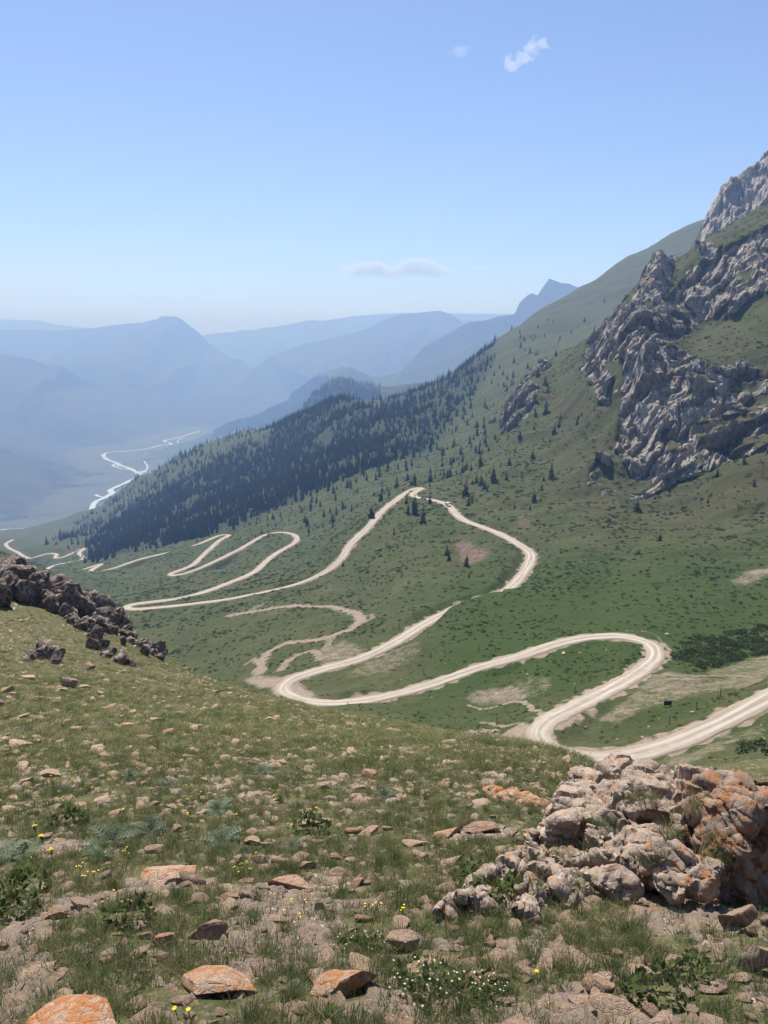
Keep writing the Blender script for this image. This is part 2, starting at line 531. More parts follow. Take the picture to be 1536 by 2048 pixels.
jf = np.where(RR > 1700)[0]
XF, YF = X[:, jf], Y[:, jf]
front = np.ones_like(XF, bool)
ZF = ZFLOOR + 3 * noise2(XF / 300, YF / 300, 40) + 900 * sstep(11500, 15000, np.hypot(XF, YF)) * 0.55
WHICH = np.zeros(ZF.shape, int)
for i, (nm, pts, k, gs, gd) in enumerate(RIDGES):
    zr = ridge_z(XF, YF, pts, k, gs, gd, 20 + 5 * i)
    m = zr > ZF
    ZF = np.where(m, zr, ZF)
    WHICH = np.where(m, i + 1, WHICH)
Z = zN.copy()
SRC = np.zeros(Z.shape, int) - 1           # -1: the near landform; 0 floor; i ridge
blend = sstep(3300, 4200, RR[jf])[None]
# the river has cut a flat corridor through the feet of the ridges
RIVER_PX = [(400,862),(370,871),(355,875),(345,878),(330,881),(331,884),(341,886),(338,889),(325,890),(312,893),(293,898),(267,901),(244,903),(222,904),(212,906),(207,910),(211,917),(222,922),(234,926),(240,931),(255,935),(267,941),(275,945),(283,950),(270,957),(248,967),(232,974),(220,981),(225,985),(209,995),(192,1003),(176,1030),(145,1049),(95,1058),(50,1058),(0,1061),(-60,1066)]
_rv = []
for px, py in RIVER_PX:
    u, w = ray(px, py); _rv.append((u * (ZFLOOR + 6) / w, (ZFLOOR + 6) / w))
DRV = np.full(XF.shape, 1e5)
for (x0, y0), (x1, y1) in zip(_rv[:-1], _rv[1:]):
    ex, ey = x1 - x0, y1 - y0
    t_ = np.clip(((XF - x0) * ex + (YF - y0) * ey) / (ex * ex + ey * ey), 0, 1)
    DRV = np.minimum(DRV, np.hypot(XF - x0 - t_ * ex, YF - y0 - t_ * ey))
DRV = DRV + 60 * noise2(XF / 260, YF / 260, 44)
cap = ZFLOOR + 2 + .085 * np.clip(DRV - 90, 0, 260) + .42 * np.clip(DRV - 350, 0, 1000) + 3.0 * np.clip(DRV - 1350, 0, 1e5)
WHICH = np.where((ZF > cap) & (DRV < 300), 0, WHICH)
ZF = np.minimum(ZF, cap)
zNf = zN[:, jf] * (1 - blend) + (-2500) * blend
m = ZF > zNf
Z[:, jf] = np.where(m, ZF, zNf)
SRC[:, jf] = np.where(m, WHICH, -1)
Z = np.minimum(Z, 630)

# ------------------------------------------------------------------ pixel-free masks painted once onto the ground points
PX, PY = project(X, Y, Z)
wob = 6 * noise2(X / 9, Y / 9, 61) + 3 * noise2(X / 3, Y / 3, 62)
MX = PX + wob * np.clip(300 / np.maximum(rr2[0], 50), .5, 1.6)[None]
MY = PY + (4 * noise2(X / 8, Y / 8, 63) + 2 * noise2(X / 2.5, Y / 2.5, 64)) * 1.0
inview = np.zeros(Z.shape, bool); inview[:NF] = True


def pmask(poly, ya, yb):
    j = np.where((RR > ya * 0.95) & (RR < yb * 1.25))[0]
    out = np.zeros(Z.shape, np.float32)
    yy = Y[:NF, j]
    out[:NF, j] = inpoly(MX[:NF, j], MY[:NF, j], poly) & (yy > ya) & (yy < yb)
    return out


ROCK = np.zeros(Z.shape, np.float32)
for poly, ya, yb in [
 ([(1398,500),(1405,440),(1425,400),(1440,355),(1462,320),(1490,312),(1505,325),(1520,310),(1536,280),(1700,200),(1700,380),(1536,418),(1500,440),(1470,470),(1440,497),(1420,498)], 930, 1500),
 ([(1265,600),(1290,540),(1310,500),(1345,492),(1358,518),(1340,540),(1345,570),(1325,590),(1300,605),(1285,600)], 600, 760),
 ([(1390,492),(1430,485),(1425,500),(1395,505)], 600, 860),
 ([(1165,715),(1180,680),(1215,635),(1240,595),(1290,588),(1340,600),(1365,555),(1400,500),(1450,492),(1500,470),(1536,448),(1700,400),(1700,560),(1536,592),(1500,602),(1470,637),(1410,642),(1375,662),(1340,680),(1300,700),(1260,720),(1235,722),(1200,722)], 470, 740),
 ([(1250,725),(1300,695),(1340,690),(1395,715),(1418,738),(1400,760),(1420,735),(1445,745),(1480,727),(1510,738),(1536,750),(1700,740),(1700,830),(1536,832),(1490,832),(1440,838),(1410,860),(1385,862),(1392,880),(1368,905),(1335,915),(1290,900),(1262,905),(1240,908),(1228,905),(1238,850),(1243,780)], 395, 560),
 ([(1290,890),(1340,905),(1385,890),(1430,870),(1490,850),(1540,830),(1700,800),(1700,870),(1536,902),(1470,915),(1400,952),(1350,972),(1300,990),(1262,1005),(1262,945),(1240,915),(1265,880)], 360, 470),
 ([(1172,985),(1186,930),(1206,905),(1225,912),(1222,945),(1235,980),(1225,1003),(1195,1012)], 400, 480),
 ([(1005,870),(1003,835),(1030,785),(1058,762),(1078,770),(1070,800),(1052,835),(1030,850)], 560, 860),
 ([(1040,765),(1060,735),(1095,718),(1100,730),(1080,748),(1052,768)], 640, 900),
 ([(1140,720),(1170,700),(1200,730),(1235,760),(1240,800),(1200,810),(1180,760)], 470, 640)]:
    ROCK = np.maximum(ROCK, pmask(poly, ya, yb))
RED = np.zeros(Z.shape, np.float32)
for poly, ya, yb in [([(905,1090),(935,1076),(955,1095),(980,1100),(975,1118),(940,1132),(915,1128),(918,1108)], 290, 420),
                     ([(1022,1040),(1040,1026),(1058,1036),(1062,1056),(1045,1060)], 340, 470)]:
    RED = np.maximum(RED, pmask(poly, ya, yb))
BARE = np.zeros(Z.shape, np.float32)
for poly, s, ya, yb in [
 ([(985,1490),(1010,1468),(1060,1455),(1090,1490),(1150,1520),(1160,1535),(1060,1520)], 1, 85, 125),
 ([(478,1358),(520,1352),(585,1355),(640,1395),(600,1405),(540,1385)], .9, 150, 215),
 ([(915,1398),(960,1378),(1010,1372),(1050,1382),(1060,1400),(1010,1408),(960,1412)], .55, 115, 170),
 ([(1010,1372),(1060,1345),(1110,1350),(1105,1385),(1060,1400)], .36, 115, 175),
 ([(1300,1345),(1340,1335),(1420,1355),(1536,1345),(1536,1370),(1430,1385),(1350,1400),(1290,1420),(1240,1450),(1190,1445),(1250,1395)], .48, 95, 150),
 ([(1410,1345),(1480,1320),(1536,1310),(1700,1290),(1700,1340),(1536,1350),(1450,1352)], .48, 110, 175),
 ([(1440,1165),(1500,1140),(1560,1128),(1560,1150),(1500,1170)], .6, 220, 290),
 ([(690,1345),(760,1310),(840,1275),(860,1300),(780,1345),(700,1362)], .42, 165, 215),
 ([(640,1300),(690,1275),(740,1300),(690,1325),(640,1335)], .5, 190, 260),
 ([(1250,1535),(1330,1500),(1536,1440),(1536,1470),(1400,1520),(1300,1550)], .42, 80, 105),
 ([(790,1160),(930,1150),(920,1162),(800,1170)], .3, 250, 330),
 ([(880,1000),(900,990),(1010,1000),(1020,1030),(960,1040)], .25, 380, 520),
 ([(1030,960),(1080,930),(1100,940),(1060,985)], .25, 380, 560)]:
    BARE = np.maximum(BARE, s * pmask(poly, ya, yb))
FOREST = np.maximum.reduce([
 pmask([(175,1125),(182,1085),(250,1030),(330,985),(400,945),(470,910),(520,880),(550,850),(610,822),(675,795),(740,812),(800,795),(900,742),(985,690),(990,720),(940,800),(890,860),(860,905),(780,925),(700,955),(600,1000),(520,1030),(440,1065),(330,1090)], 700, 1750),
 .13 * pmask([(100,1085),(180,1030),(275,960),(350,915),(425,885),(480,868),(540,860),(560,900),(400,980),(250,1060),(180,1110)], 900, 2050),
 pmask([(415,880),(440,850),(480,832),(560,795),(640,752),(720,765),(760,772),(765,812),(690,808),(640,820),(540,856),(480,860)], 2600, 6800)])

_jj = np.where((RR > 78) & (RR < 620))[0]
def _soft(A, n):
    B = A[:NF, _jj].copy()
    for _ in range(n):
        C = B.copy(); C[1:-1] = .25 * B[:-2] + .5 * B[1:-1] + .25 * B[2:]
        B = C.copy(); B[:, 1:-1] = .25 * C[:, :-2] + .5 * C[:, 1:-1] + .25 * C[:, 2:]
    A[:NF, _jj] = B
    return A
BARE = _soft(BARE, 26); RED = _soft(RED, 60)
_jj = np.where((RR > 560) & (RR < 2100))[0]
FOREST = _soft(FOREST, 30)

# ------------------------------------------------------------------ roads: smooth 3D centre lines, ground graded to meet them


def spline(P, step_fn):
    P = np.array(P, float)
    out = []
    n = len(P)
    for i in range(n - 1):
        p0, p1, p2, p3 = P[max(i - 1, 0)], P[i], P[i + 1], P[min(i + 2, n - 1)]
        t01 = max(np.linalg.norm((p1 - p0)[:2]) ** .5, 1e-6) if i else 0
        L = np.linalg.norm((p2 - p1)[:2])
        m = max(2, int(L / step_fn(p1)))
        d1 = max(np.linalg.norm((p1 - p0)[:2]), 1e-6) ** .5; d2 = L ** .5; d3 = max(np.linalg.norm((p3 - p2)[:2]), 1e-6) ** .5
        if i == 0: p0, d1 = p1 - (p2 - p1), d2
        if i == n - 2: p3, d3 = p2 + (p2 - p1), d2
        # centripetal Catmull-Rom (Barry-Goldman)
        T0, T1 = 0.0, d1
        T2 = T1 + d2; T3 = T2 + d3
        for tq in np.linspace(T1, T2, m, endpoint=False):
            A1 = (T1 - tq) / (T1 - T0) * p0 + (tq - T0) / (T1 - T0) * p1
            A2 = (T2 - tq) / (T2 - T1) * p1 + (tq - T1) / (T2 - T1) * p2
            A3 = (T3 - tq) / (T3 - T2) * p2 + (tq - T2) / (T3 - T2) * p3
            B1 = (T2 - tq) / (T2 - T0) * A1 + (tq - T0) / (T2 - T0) * A2
            B2 = (T3 - tq) / (T3 - T1) * A2 + (tq - T1) / (T3 - T1) * A3
            out.append((T2 - tq) / (T2 - T1) * B1 + (tq - T1) / (T2 - T1) * B2)
    out.append(P[-1])
    return np.array(out)


def smooth_line(C, n):
    for _ in range(n):
        C = C.copy()
        C[1:-1] = .25 * C[:-2] + .5 * C[1:-1] + .25 * C[2:]
    return C


DROAD = np.full(Z.shape, 1e3, np.float32)       # distance to the nearest road edge, in road half widths beyond the edge (metres)
ZROAD = np.zeros(Z.shape, np.float32)
lines = []
for nm, raw, hw in (("road", ROAD_A, 2.15), ("far_road", ROAD_B, 2.4)):
    Cc = spline([pt(*p) for p in raw], lambda p: max(0.8, p[1] * 0.0055))
    Cc = smooth_line(Cc, 4)
    zz = Cc[:, 2].copy()
    for _ in range(60): zz[1:-1] = .25 * zz[:-2] + .5 * zz[1:-1] + .25 * zz[2:]
    Cc[:, 2] = zz * .5 + Cc[:, 2] * .5
    hwv = hw * (.80 + .20 * sstep(120, 320, Cc[:, 1]))
    lines.append((nm, Cc, hwv))
    for a, b, hw in zip(Cc[:-1], Cc[1:], hwv):
        r0 = math.hypot(*a[:2]); reach = hw + 16
        j0, j1 = np.searchsorted(RR, [r0 - reach, r0 + reach + np.linalg.norm(b - a)])
        dth = reach / r0; t0 = math.atan2(a[0], a[1])
        i0, i1 = np.searchsorted(th_f, [t0 - dth, t0 + dth])
        if i1 <= i0 or j1 <= j0: continue
        sx, sy = X[i0:i1, j0:j1], Y[i0:i1, j0:j1]
        e = b - a; l2 = e[0] ** 2 + e[1] ** 2 + 1e-9
        s = np.clip(((sx - a[0]) * e[0] + (sy - a[1]) * e[1]) / l2, 0, 1)
        d = np.hypot(sx - a[0] - s * e[0], sy - a[1] - s * e[1]) - hw
        mm = d < DROAD[i0:i1, j0:j1]
        DROAD[i0:i1, j0:j1] = np.where(mm, d, DROAD[i0:i1, j0:j1])
        ZROAD[i0:i1, j0:j1] = np.where(mm, a[2] + s * e[2], ZROAD[i0:i1, j0:j1])
cell = np.gradient(RR)[None]
near_r = DROAD < 900
bw = np.clip(2.2 + np.abs(ZROAD - Z) * 1.1, 2.5, 13)
wgt = np.where(near_r, 1 - sstep(0.25 + cell * .6, 0.25 + cell * .6 + bw, DROAD), 0)
Z = Z * (1 - wgt) + (ZROAD - 0.10) * wgt
BARE = np.maximum(BARE, np.where(near_r, 1 - sstep(-.2, 1.6, DROAD + 1.5 * noise2(X / 2.5, Y / 2.5, 71) + 1.2 * noise2(X / 7, Y / 7, 72)), 0)).astype(np.float32)

# a green knoll that hides a short piece of the road behind it
_k = [pt(*q) for q in [(928,1214,226),(960,1200,237),(1000,1188,246),(1060,1186,254),(1140,1184,262)]]
_j = np.where((RR > 150) & (RR < 330))[0]
_x, _y = X[:NF, _j], Y[:NF, _j]
_best, _zc = np.full(_x.shape, 1e4), np.zeros(_x.shape)
for _a, _b in zip(_k[:-1], _k[1:]):
    _e = _b[:2] - _a[:2]
    _s = np.clip(((_x - _a[0]) * _e[0] + (_y - _a[1]) * _e[1]) / (_e @ _e), 0, 1)
    _d = np.hypot(_x - _a[0] - _s * _e[0], _y - _a[1] - _s * _e[1])
    _zc = np.where(_d < _best, _a[2] + _s * (_b[2] - _a[2]), _zc); _best = np.minimum(_best, _d)
_t = _zc + .35 - .34 * (np.sqrt(_best ** 2 + 9) - 3)
_z = Z[:NF, _j]
Z[:NF, _j] = np.where((_t > _z) & (DROAD[:NF, _j] > 1.2), _z + (_t - _z) * sstep(1.2, 5, DROAD[:NF, _j]), _z)

# old cart tracks and paths: bare strips on the ground
TRACKS = [([(520,1347),(523,1327),(538,1303),(570,1288),(620,1281),(662,1273),(700,1259),(720,1244),(716,1232),(692,1222),(652,1213),(600,1213),(555,1216),(500,1225),(455,1233)], 2.0, .85),
 ([(495,1226),(520,1211),(540,1203)], 1.6, .6),([(720,1244),(738,1240),(744,1228)], 1.0, .6),
 ([(560,1342),(590,1313),(622,1303),(642,1320)], 1.4, .7),([(665,1272),(655,1300),(690,1302),(640,1318)], 1.8, .6),
 ([(940,1413),(1040,1404),(1066,1420),(1085,1434)], .5, .8),([(1000,1385),(1020,1375),(1045,1400)], .5, .6),
 ([(1255,1262),(1300,1265),(1325,1285),(1340,1305),(1336,1325)], .5, .7),
 ([(493,1328),(505,1320),(515,1330)], 1.0, .7),([(965,1445),(1000,1452),(1050,1455)], .6, .7),
 ([(1300,1350),(1360,1352),(1450,1352),(1536,1350)], .9, .6),
 ([(930,1155),(1000,1165)], .8, .3),([(730,1180),(800,1162),(840,1158)], .6, .3)]


def ground_hit(px, py, ya=80.0, yb=3000.0):
    """first ground point along a sight line (analytic landform before the small relief)"""
    u, w = ray(px, py)
    y = np.exp(np.linspace(math.log(ya), math.log(yb), 900))
    r = y * math.sqrt(1 + u * u)
    z = z_at(u * y, y)
    below = np.where(w * y <= z)[0]
    if not len(below): return None
    k = below[0]
    return np.array((u * y[k], y[k], z[k]))


def z_at(x, y, src=None):
    """height of the finished ground under (x, y)"""
    A = Z if src is None else src
    x = np.asarray(x, float); y = np.asarray(y, float)
    th = np.arctan2(x, y); v = np.log(np.maximum(np.hypot(x, y), .31))
    i = np.clip((th + TH_F) / (2 * TH_F) * (NF - 1), 0, NF - 1.001)
    jj = np.clip(np.interp(v, VV, np.arange(NV)), 0, NV - 1.001)
    ii = i.astype(int); j0 = jj.astype(int)
    fi, fj = i - ii, jj - j0
    return ((1 - fi) * (1 - fj) * A[ii, j0] + fi * (1 - fj) * A[ii + 1, j0] + (1 - fi) * fj * A[ii, j0 + 1] + fi * fj * A[ii + 1, j0 + 1])


for pl, w_, s_ in TRACKS:
    P3 = [ground_hit(*p) for p in pl]
    P3 = [p for p in P3 if p is not None]
    if len(P3) < 2: continue
    Cc = spline(P3, lambda p: 1.0)
    for a, b in zip(Cc[:-1], Cc[1:]):
        r0 = math.hypot(*a[:2]); reach = w_ + 4
        j0, j1 = np.searchsorted(RR, [r0 - reach, r0 + reach])
        dth = reach / r0; t0 = math.atan2(a[0], a[1])
        i0, i1 = np.searchsorted(th_f, [t0 - dth, t0 + dth])
        if i1 <= i0 or j1 <= j0: continue
        d = np.hypot(X[i0:i1, j0:j1] - a[0], Y[i0:i1, j0:j1] - a[1]) + .8 * w_ * noise2(X[i0:i1, j0:j1] / 2, Y[i0:i1, j0:j1] / 2, 75)
        BARE[i0:i1, j0:j1] = np.maximum(BARE[i0:i1, j0:j1], s_ * (1 - sstep(w_ * .6, w_ * 1.6, d)))

# ------------------------------------------------------------------ rock relief on the crags
def blur(A, n=2):
    for _ in range(n):
        B = A.copy()
        B[1:-1] = .25 * A[:-2] + .5 * A[1:-1] + .25 * A[2:]
        A = B.copy()
        A[:, 1:-1] = .25 * B[:, :-2] + .5 * B[:, 1:-1] + .25 * B[:, 2:]
    return A


jr = np.where((RR > 330) & (RR < 1500))[0]
# grass keeps hold on shelves between the rocks
_gp = noise2(X[:NF, jr] / 26 + Z[:NF, jr] / 40, Y[:NF, jr] / 26 - Z[:NF, jr] / 30, 66) + .5 * noise2(X[:NF, jr] / 9, Y[:NF, jr] / 9 + Z[:NF, jr] / 12, 67)
ROCK[:NF, jr] *= 1 - .95 * sstep(.20, .48, _gp)
Rs = blur(ROCK[:NF, jr], 3)
ii, jj = np.where(Rs > 0.01)
P = np.stack([X[ii, jr[jj]], Y[ii, jr[jj]], Z[ii, jr[jj]]], 1)
# strata dip: stretch along a direction climbing to the right
ax = np.array([0.55, 0.25, 0.62]); ax /= np.linalg.norm(ax)
q = P - 0.42 * (P @ ax)[:, None] * ax
q = q + 5.0 * np.stack([noise3(P / 16, 71), noise3(P / 16, 72), noise3(P / 16, 73)], 1)
f1, g1 = facets3(q / 34, 3, .8)
f2, g2 = facets3(q / 12, 9, .7)
f3, g3 = facets3(q / 4.5, 15, .6)
h = 15.0 * f1 + 6.5 * f2 + 2.6 * f3 - 3.0 * np.exp(-(g1 / .05) ** 2) - 1.4 * np.exp(-(g2 / .07) ** 2)
h += 3.0 * fbm3(q / 60, 2, .5, 14) + 0.5 * fbm3(P / 2.6, 2, .6, 31)
wk = Rs[ii, jj]
# displace towards the viewer's side and up, as cliffs bulge
nx, ny, nz = -0.45, -0.62, 0.5
XD, YD, ZD = X.copy(), Y.copy(), Z.copy()
XD[ii, jr[jj]] += h * nx * wk
YD[ii, jr[jj]] += h * ny * wk
ZD[ii, jr[jj]] += h * nz * wk

# ------------------------------------------------------------------ meshes
idx = np.arange(NTH * NV, dtype=np.int32).reshape(NTH, NV)
i2 = (np.arange(NTH) + 1) % NTH
quad = np.stack([idx[:, :-1], idx[i2][:, :-1], idx[i2][:, 1:], idx[:, 1:]], -1)      # (NTH, NV-1, 4)
fs = SRC[:, :-1]
zone = np.zeros(fs.shape, int)
zone[:] = fs + 10                       # 9 near land, 10 floor, 11.. ridges
rmid = np.broadcast_to(RR[:-1], fs.shape)
zone[(fs == -1) & (rmid < 88)] = 0
zone[(fs == -1) & (rmid >= 88) & (rmid < 1150)] = 1
zone[(fs == -1) & (rmid >= 1150)] = 2
allV = np.stack([XD.ravel(), YD.ravel(), ZD.ravel()], 1)
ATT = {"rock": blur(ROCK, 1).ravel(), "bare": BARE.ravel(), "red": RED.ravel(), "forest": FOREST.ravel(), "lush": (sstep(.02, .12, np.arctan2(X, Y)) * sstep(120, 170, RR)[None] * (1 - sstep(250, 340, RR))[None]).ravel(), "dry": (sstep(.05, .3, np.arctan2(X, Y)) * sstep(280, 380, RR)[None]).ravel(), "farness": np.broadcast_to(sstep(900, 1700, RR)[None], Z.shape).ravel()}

# ------------------------------------------------------------------ ground materials
def mat_meadow():
    s = NT("meadow_ground")
    c = s.coord()
    n1 = s.noise(c, 0.012, 5, .6); n2 = s.noise(c, 0.06, 5, .6); n3 = s.noise(c, 0.45, 4, .65); n4 = s.noise(c, 2.2, 3, .6)
    rib = s.noise(s.mapping(c, (.09, .012, .02), (0, 0, R(35))), 1.0, 4, .6)
    g = s.mix(s.ramp(n1, [(.36, 0), (.62, 1)]), (.031, .047, .013), (.049, .058, .020))
    g = s.mix(s.ramp(n2, [(.42, 0), (.70, 1)]), g, (.070, .070, .031))
    g = s.mix(s.ramp(rib, [(.5, 0), (.75, .5)]), g, (.088, .082, .042))
    g = s.mix(s.ramp(n3, [(.38, .6), (.52, 0)]), g, (.028, .043, .013))
    g = s.mix(s.ramp(n4, [(.45, 0), (.75, .35)]), g, (.10, .10, .042))
    speck = s.ramp(s.voro(c, .55, out="Distance"), [(.05, 1), (.09, 0)])
    g = s.mix(s.math('MULTIPLY', speck, s.ramp(n2, [(.5, 0), (.6, .8)])), g, (.34, .29, .24))
    g = s.mix(s.math('MULTIPLY', s.attr('lush'), s.ramp(n2, [(.3, .35), (.6, .85)])), g, (.030, .052, .011))
    g = s.mix(s.math('MULTIPLY', s.attr('dry'), s.ramp(s.noise(c, .02, 4, .65), [(.42, 0), (.62, .75)])), g, (.060, .054, .028))
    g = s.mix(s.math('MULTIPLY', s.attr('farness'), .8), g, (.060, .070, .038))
    # bare earth and gravel
    b = s.mix(s.ramp(s.noise(c, 1.1, 5, .7), [(.35, 0), (.7, 1)]), (.165, .128, .094), (.30, .243, .190))
    b = s.mix(s.ramp(s.noise(c, .25, 3), [(.4, 0), (.7, .6)]), b, (.22, .165, .125))
    bf = s.math('ADD', s.attr("bare"), s.math('ADD', s.math('MULTIPLY', s.math('SUBTRACT', n3, .5), .8), s.math('MULTIPLY', s.math('SUBTRACT', s.noise(c, 1.3, 5, .75), .5), 1.0)))
    col = s.mix(s.ramp(bf, [(.30, 0), (.74, 1)]), g, b)
    rd = s.mix(s.ramp(s.noise(c, .6, 5, .7), [(.4, 0), (.65, 1)]), (.105, .062, .05), (.215, .145, .12))
    rf = s.math('ADD', s.attr("red"), s.math('MULTIPLY', s.math('SUBTRACT', n3, .5), 1.3))
    col = s.mix(s.ramp(s.math('MULTIPLY', rf, s.ramp(n4, [(.3, .5), (.6, 1.1)])), [(.38, 0), (.72, .8)]), col, rd)
    col = s.mix(s.math('MULTIPLY', s.attr("forest"), .75), col, (.022, .034, .016))
    # crag rock
    sx = s.mapping(c, (.05, .05, .028), (R(25), R(-38), 0))
    k = s.mix(s.ramp(s.noise(sx, 1.0, 7, .65), [(.3, 0), (.7, 1)]), (.19, .158, .132), (.40, .35, .295))
    k = s.mix(s.ramp(s.noise(sx, 4.0, 6, .7), [(.42, 0), (.62, .8)]), k, (.54, .49, .42))
    k = s.mix(s.ramp(s.noise(c, .035, 4, .6), [(.5, 0), (.68, .6)]), k, (.27, .205, .16))
    vd = s.voro(s.mapping(c, (.16, .16, .07), (R(25), R(-38), 0)), 1.0, 'DISTANCE_TO_EDGE')
    k = s.mix(s.ramp(vd, [(.0, .35), (.04, 0)]), k, (.08, .066, .056))
    geo = s.n("ShaderNodeNewGeometry")
    sep = s.n("ShaderNodeSeparateXYZ"); s.l(geo.outputs["Normal"], sep.inputs[0])
    up = s.math('ADD', sep.outputs[2], s.math('MULTIPLY', s.math('SUBTRACT', s.noise(c, .12, 4), .5), .7))
    ledge = s.ramp(up, [(.80, 0), (.93, .9)])
    kf = s.math('ADD', s.attr("rock"), s.math('MULTIPLY', s.math('SUBTRACT', s.noise(c, .22, 5, .65), .5), .8))
    kf = s.math('MULTIPLY', s.ramp(kf, [(.38, 0), (.56, 1)]), s.math('SUBTRACT', 1.0, ledge))
    col = s.mix(kf, col, k)
    h = s.math('ADD', s.math('MULTIPLY', n3, 1.0), s.math('MULTIPLY', n4, .35))
    bp = s.bump(h, .9, .55)
    hr = s.math('ADD', s.noise(sx, 3.2, 8, .72), s.math('MULTIPLY', s.math('MINIMUM', vd, .15), 1.2))
    bp2 = s.bump(s.math('MULTIPLY', hr, kf), 1.0, 4.5, bp)
    s.bsdf(col, .95, .08, bp2)
    return s.m


def mat_far(name, a, b, sc):
    s = NT(name)
    c = s.coord()
    n = s.noise(c, sc, 6, .62); n2 = s.noise(c, sc * 6, 5, .65)
    col = s.mix(s.ramp(n, [(.35, 0), (.65, 1)]), a, b)
    col = s.mix(s.ramp(n2, [(.5, 0), (.7, .6)]), col, (.045, .058, .030))
    col = s.mix(s.math('MULTIPLY', s.attr("forest"), .8), col, (.022, .034, .016))
    s.bsdf(col, .95, .05, s.bump(n2, .8, 14))
    return s.m


def mat_hillside():
    s = NT("hillside_ground")
    c = s.coord()
    n0 = s.noise(c, .09, 4, .6); n1 = s.noise(c, .55, 5, .65); n2 = s.noise(c, 3.2, 5, .65); n3 = s.noise(c, 16, 4, .65)
    g = s.mix(s.ramp(n1, [(.36, 0), (.64, 1)]), (.066, .068, .028), (.118, .106, .055))
    g = s.mix(s.ramp(n0, [(.4, 0), (.65, .6)]), g, (.14, .122, .068))
    g = s.mix(s.ramp(n2, [(.42, .6), (.52, 0)]), g, (.035, .045, .015))
    g = s.mix(s.ramp(n3, [(.5, 0), (.7, .55)]), g, (.21, .18, .095))
    # stony soil between the tufts
    v = s.voro(c, 48, out="Distance"); vc = s.n("ShaderNodeTexVoronoi"); s.inp(vc, "Vector", c); s.inp(vc, "Scale", 48.0)
    sep = s.n("ShaderNodeSeparateColor"); s.l(vc.outputs["Color"], sep.inputs[0])
    peb = s.mix(sep.outputs[0], (.30, .22, .168), (.54, .43, .34))
    soil = s.mix(s.ramp(v, [(.30, 1), (.62, 0)]), (.29, .22, .168), peb)
    sf = s.math('ADD', s.attr("bare"), s.math('MULTIPLY', s.math('SUBTRACT', n2, .5), .9))
    sf2 = s.ramp(sf, [(.36, 0), (.58, 1)])
    col = s.mix(sf2, g, soil)
    h = s.math('ADD', s.math('MULTIPLY', n3, .4), s.math('MULTIPLY', s.math('SUBTRACT', .6, v), .6))
    s.bsdf(col, .95, .1, s.bump(h, .8, .03, s.bump(n2, .6, .10)))
    return s.m


M_MEADOW = mat_meadow()
M_HILL = mat_hillside()
M_FAR = mat_far("mountain_slopes", (.064, .056, .044), (.046, .052, .032), .004)
M_FARG = mat_far("green_mountain_slopes", (.052, .070, .030), (.080, .088, .044), .004)
M_FLOOR = mat_far("valley_floor_ground", (.075, .085, .044), (.11, .10, .065), .006)

# stony patches on the near slope
hill_j = np.where(RR < 90)[0]
hb = np.zeros(Z.shape, np.float32)
nearn = .5 + .5 * noise2(X[:, hill_j] / 1.1, Y[:, hill_j] / 1.1, 81) + .35 * noise2(X[:, hill_j] / .35, Y[:, hill_j] / .35, 82)
dist_w = 0.24 * (1 - sstep(3.5, 9, RR[hill_j]))[None] + .04
hb[:, hill_j] = sstep(.80, 1.1, nearn + dist_w)
for poly, s_ in [([(430,1800),(540,1775),(640,1870),(700,1960),(560,1900),(450,1905)], .9), ([(560,1800),(640,1790),(680,1850),(600,1860)], .6),
                 ([(1270,1790),(1440,1790),(1420,1860),(1300,1870)], 1), ([(1100,1990),(1250,1930),(1360,2060),(1060,2060)], .9),
                 ([(700,1960),(860,1920),(840,2060),(690,2060)], .7), ([(880,1730),(950,1690),(940,1790),(860,1800)], .5), ([(0,1930),(70,1960),(60,2050),(0,2050)], .6)]:
    m_ = inpoly(MX[:NF, hill_j], MY[:NF, hill_j], poly)
    hb[:NF, hill_j] = np.maximum(hb[:NF, hill_j], s_ * m_ * sstep(.25, .75, nearn[:NF] + .12))
HB = hb
ATT["bare"] = np.maximum(BARE, np.where(np.broadcast_to(RR < 90, Z.shape), hb, 0)).ravel()

zone_info = {0: ("hillside", M_HILL), 1: ("meadow_terrain", M_MEADOW), 2: ("mountainside", M_MEADOW), 10: ("valley_floor", M_FLOOR)}
for i, rg in enumerate(RIDGES):
    zone_info[11 + i] = ("mountain", M_FARG if rg[0] in ("third_spur", "second_spur", "right_shoulder") else M_FAR)
for zid, (nm, mt) in zone_info.items():
    f = quad[zone == zid]
    if not len(f): continue
    used, inv = np.unique(f.ravel(), return_inverse=True)
    me = mesh_np(nm, allV[used], inv.reshape(-1, 4), True, mt)
    if nm in ("meadow_terrain", "mountainside"):           # broken rock has hard edges
        rk = ATT["rock"][f].mean(1) > .45
        me.polygons.foreach_set("use_smooth", ~rk)
    for k_, v_ in ATT.items(): attr(me, k_, v_[used])
    tag(link(nm, me), kind="structure")

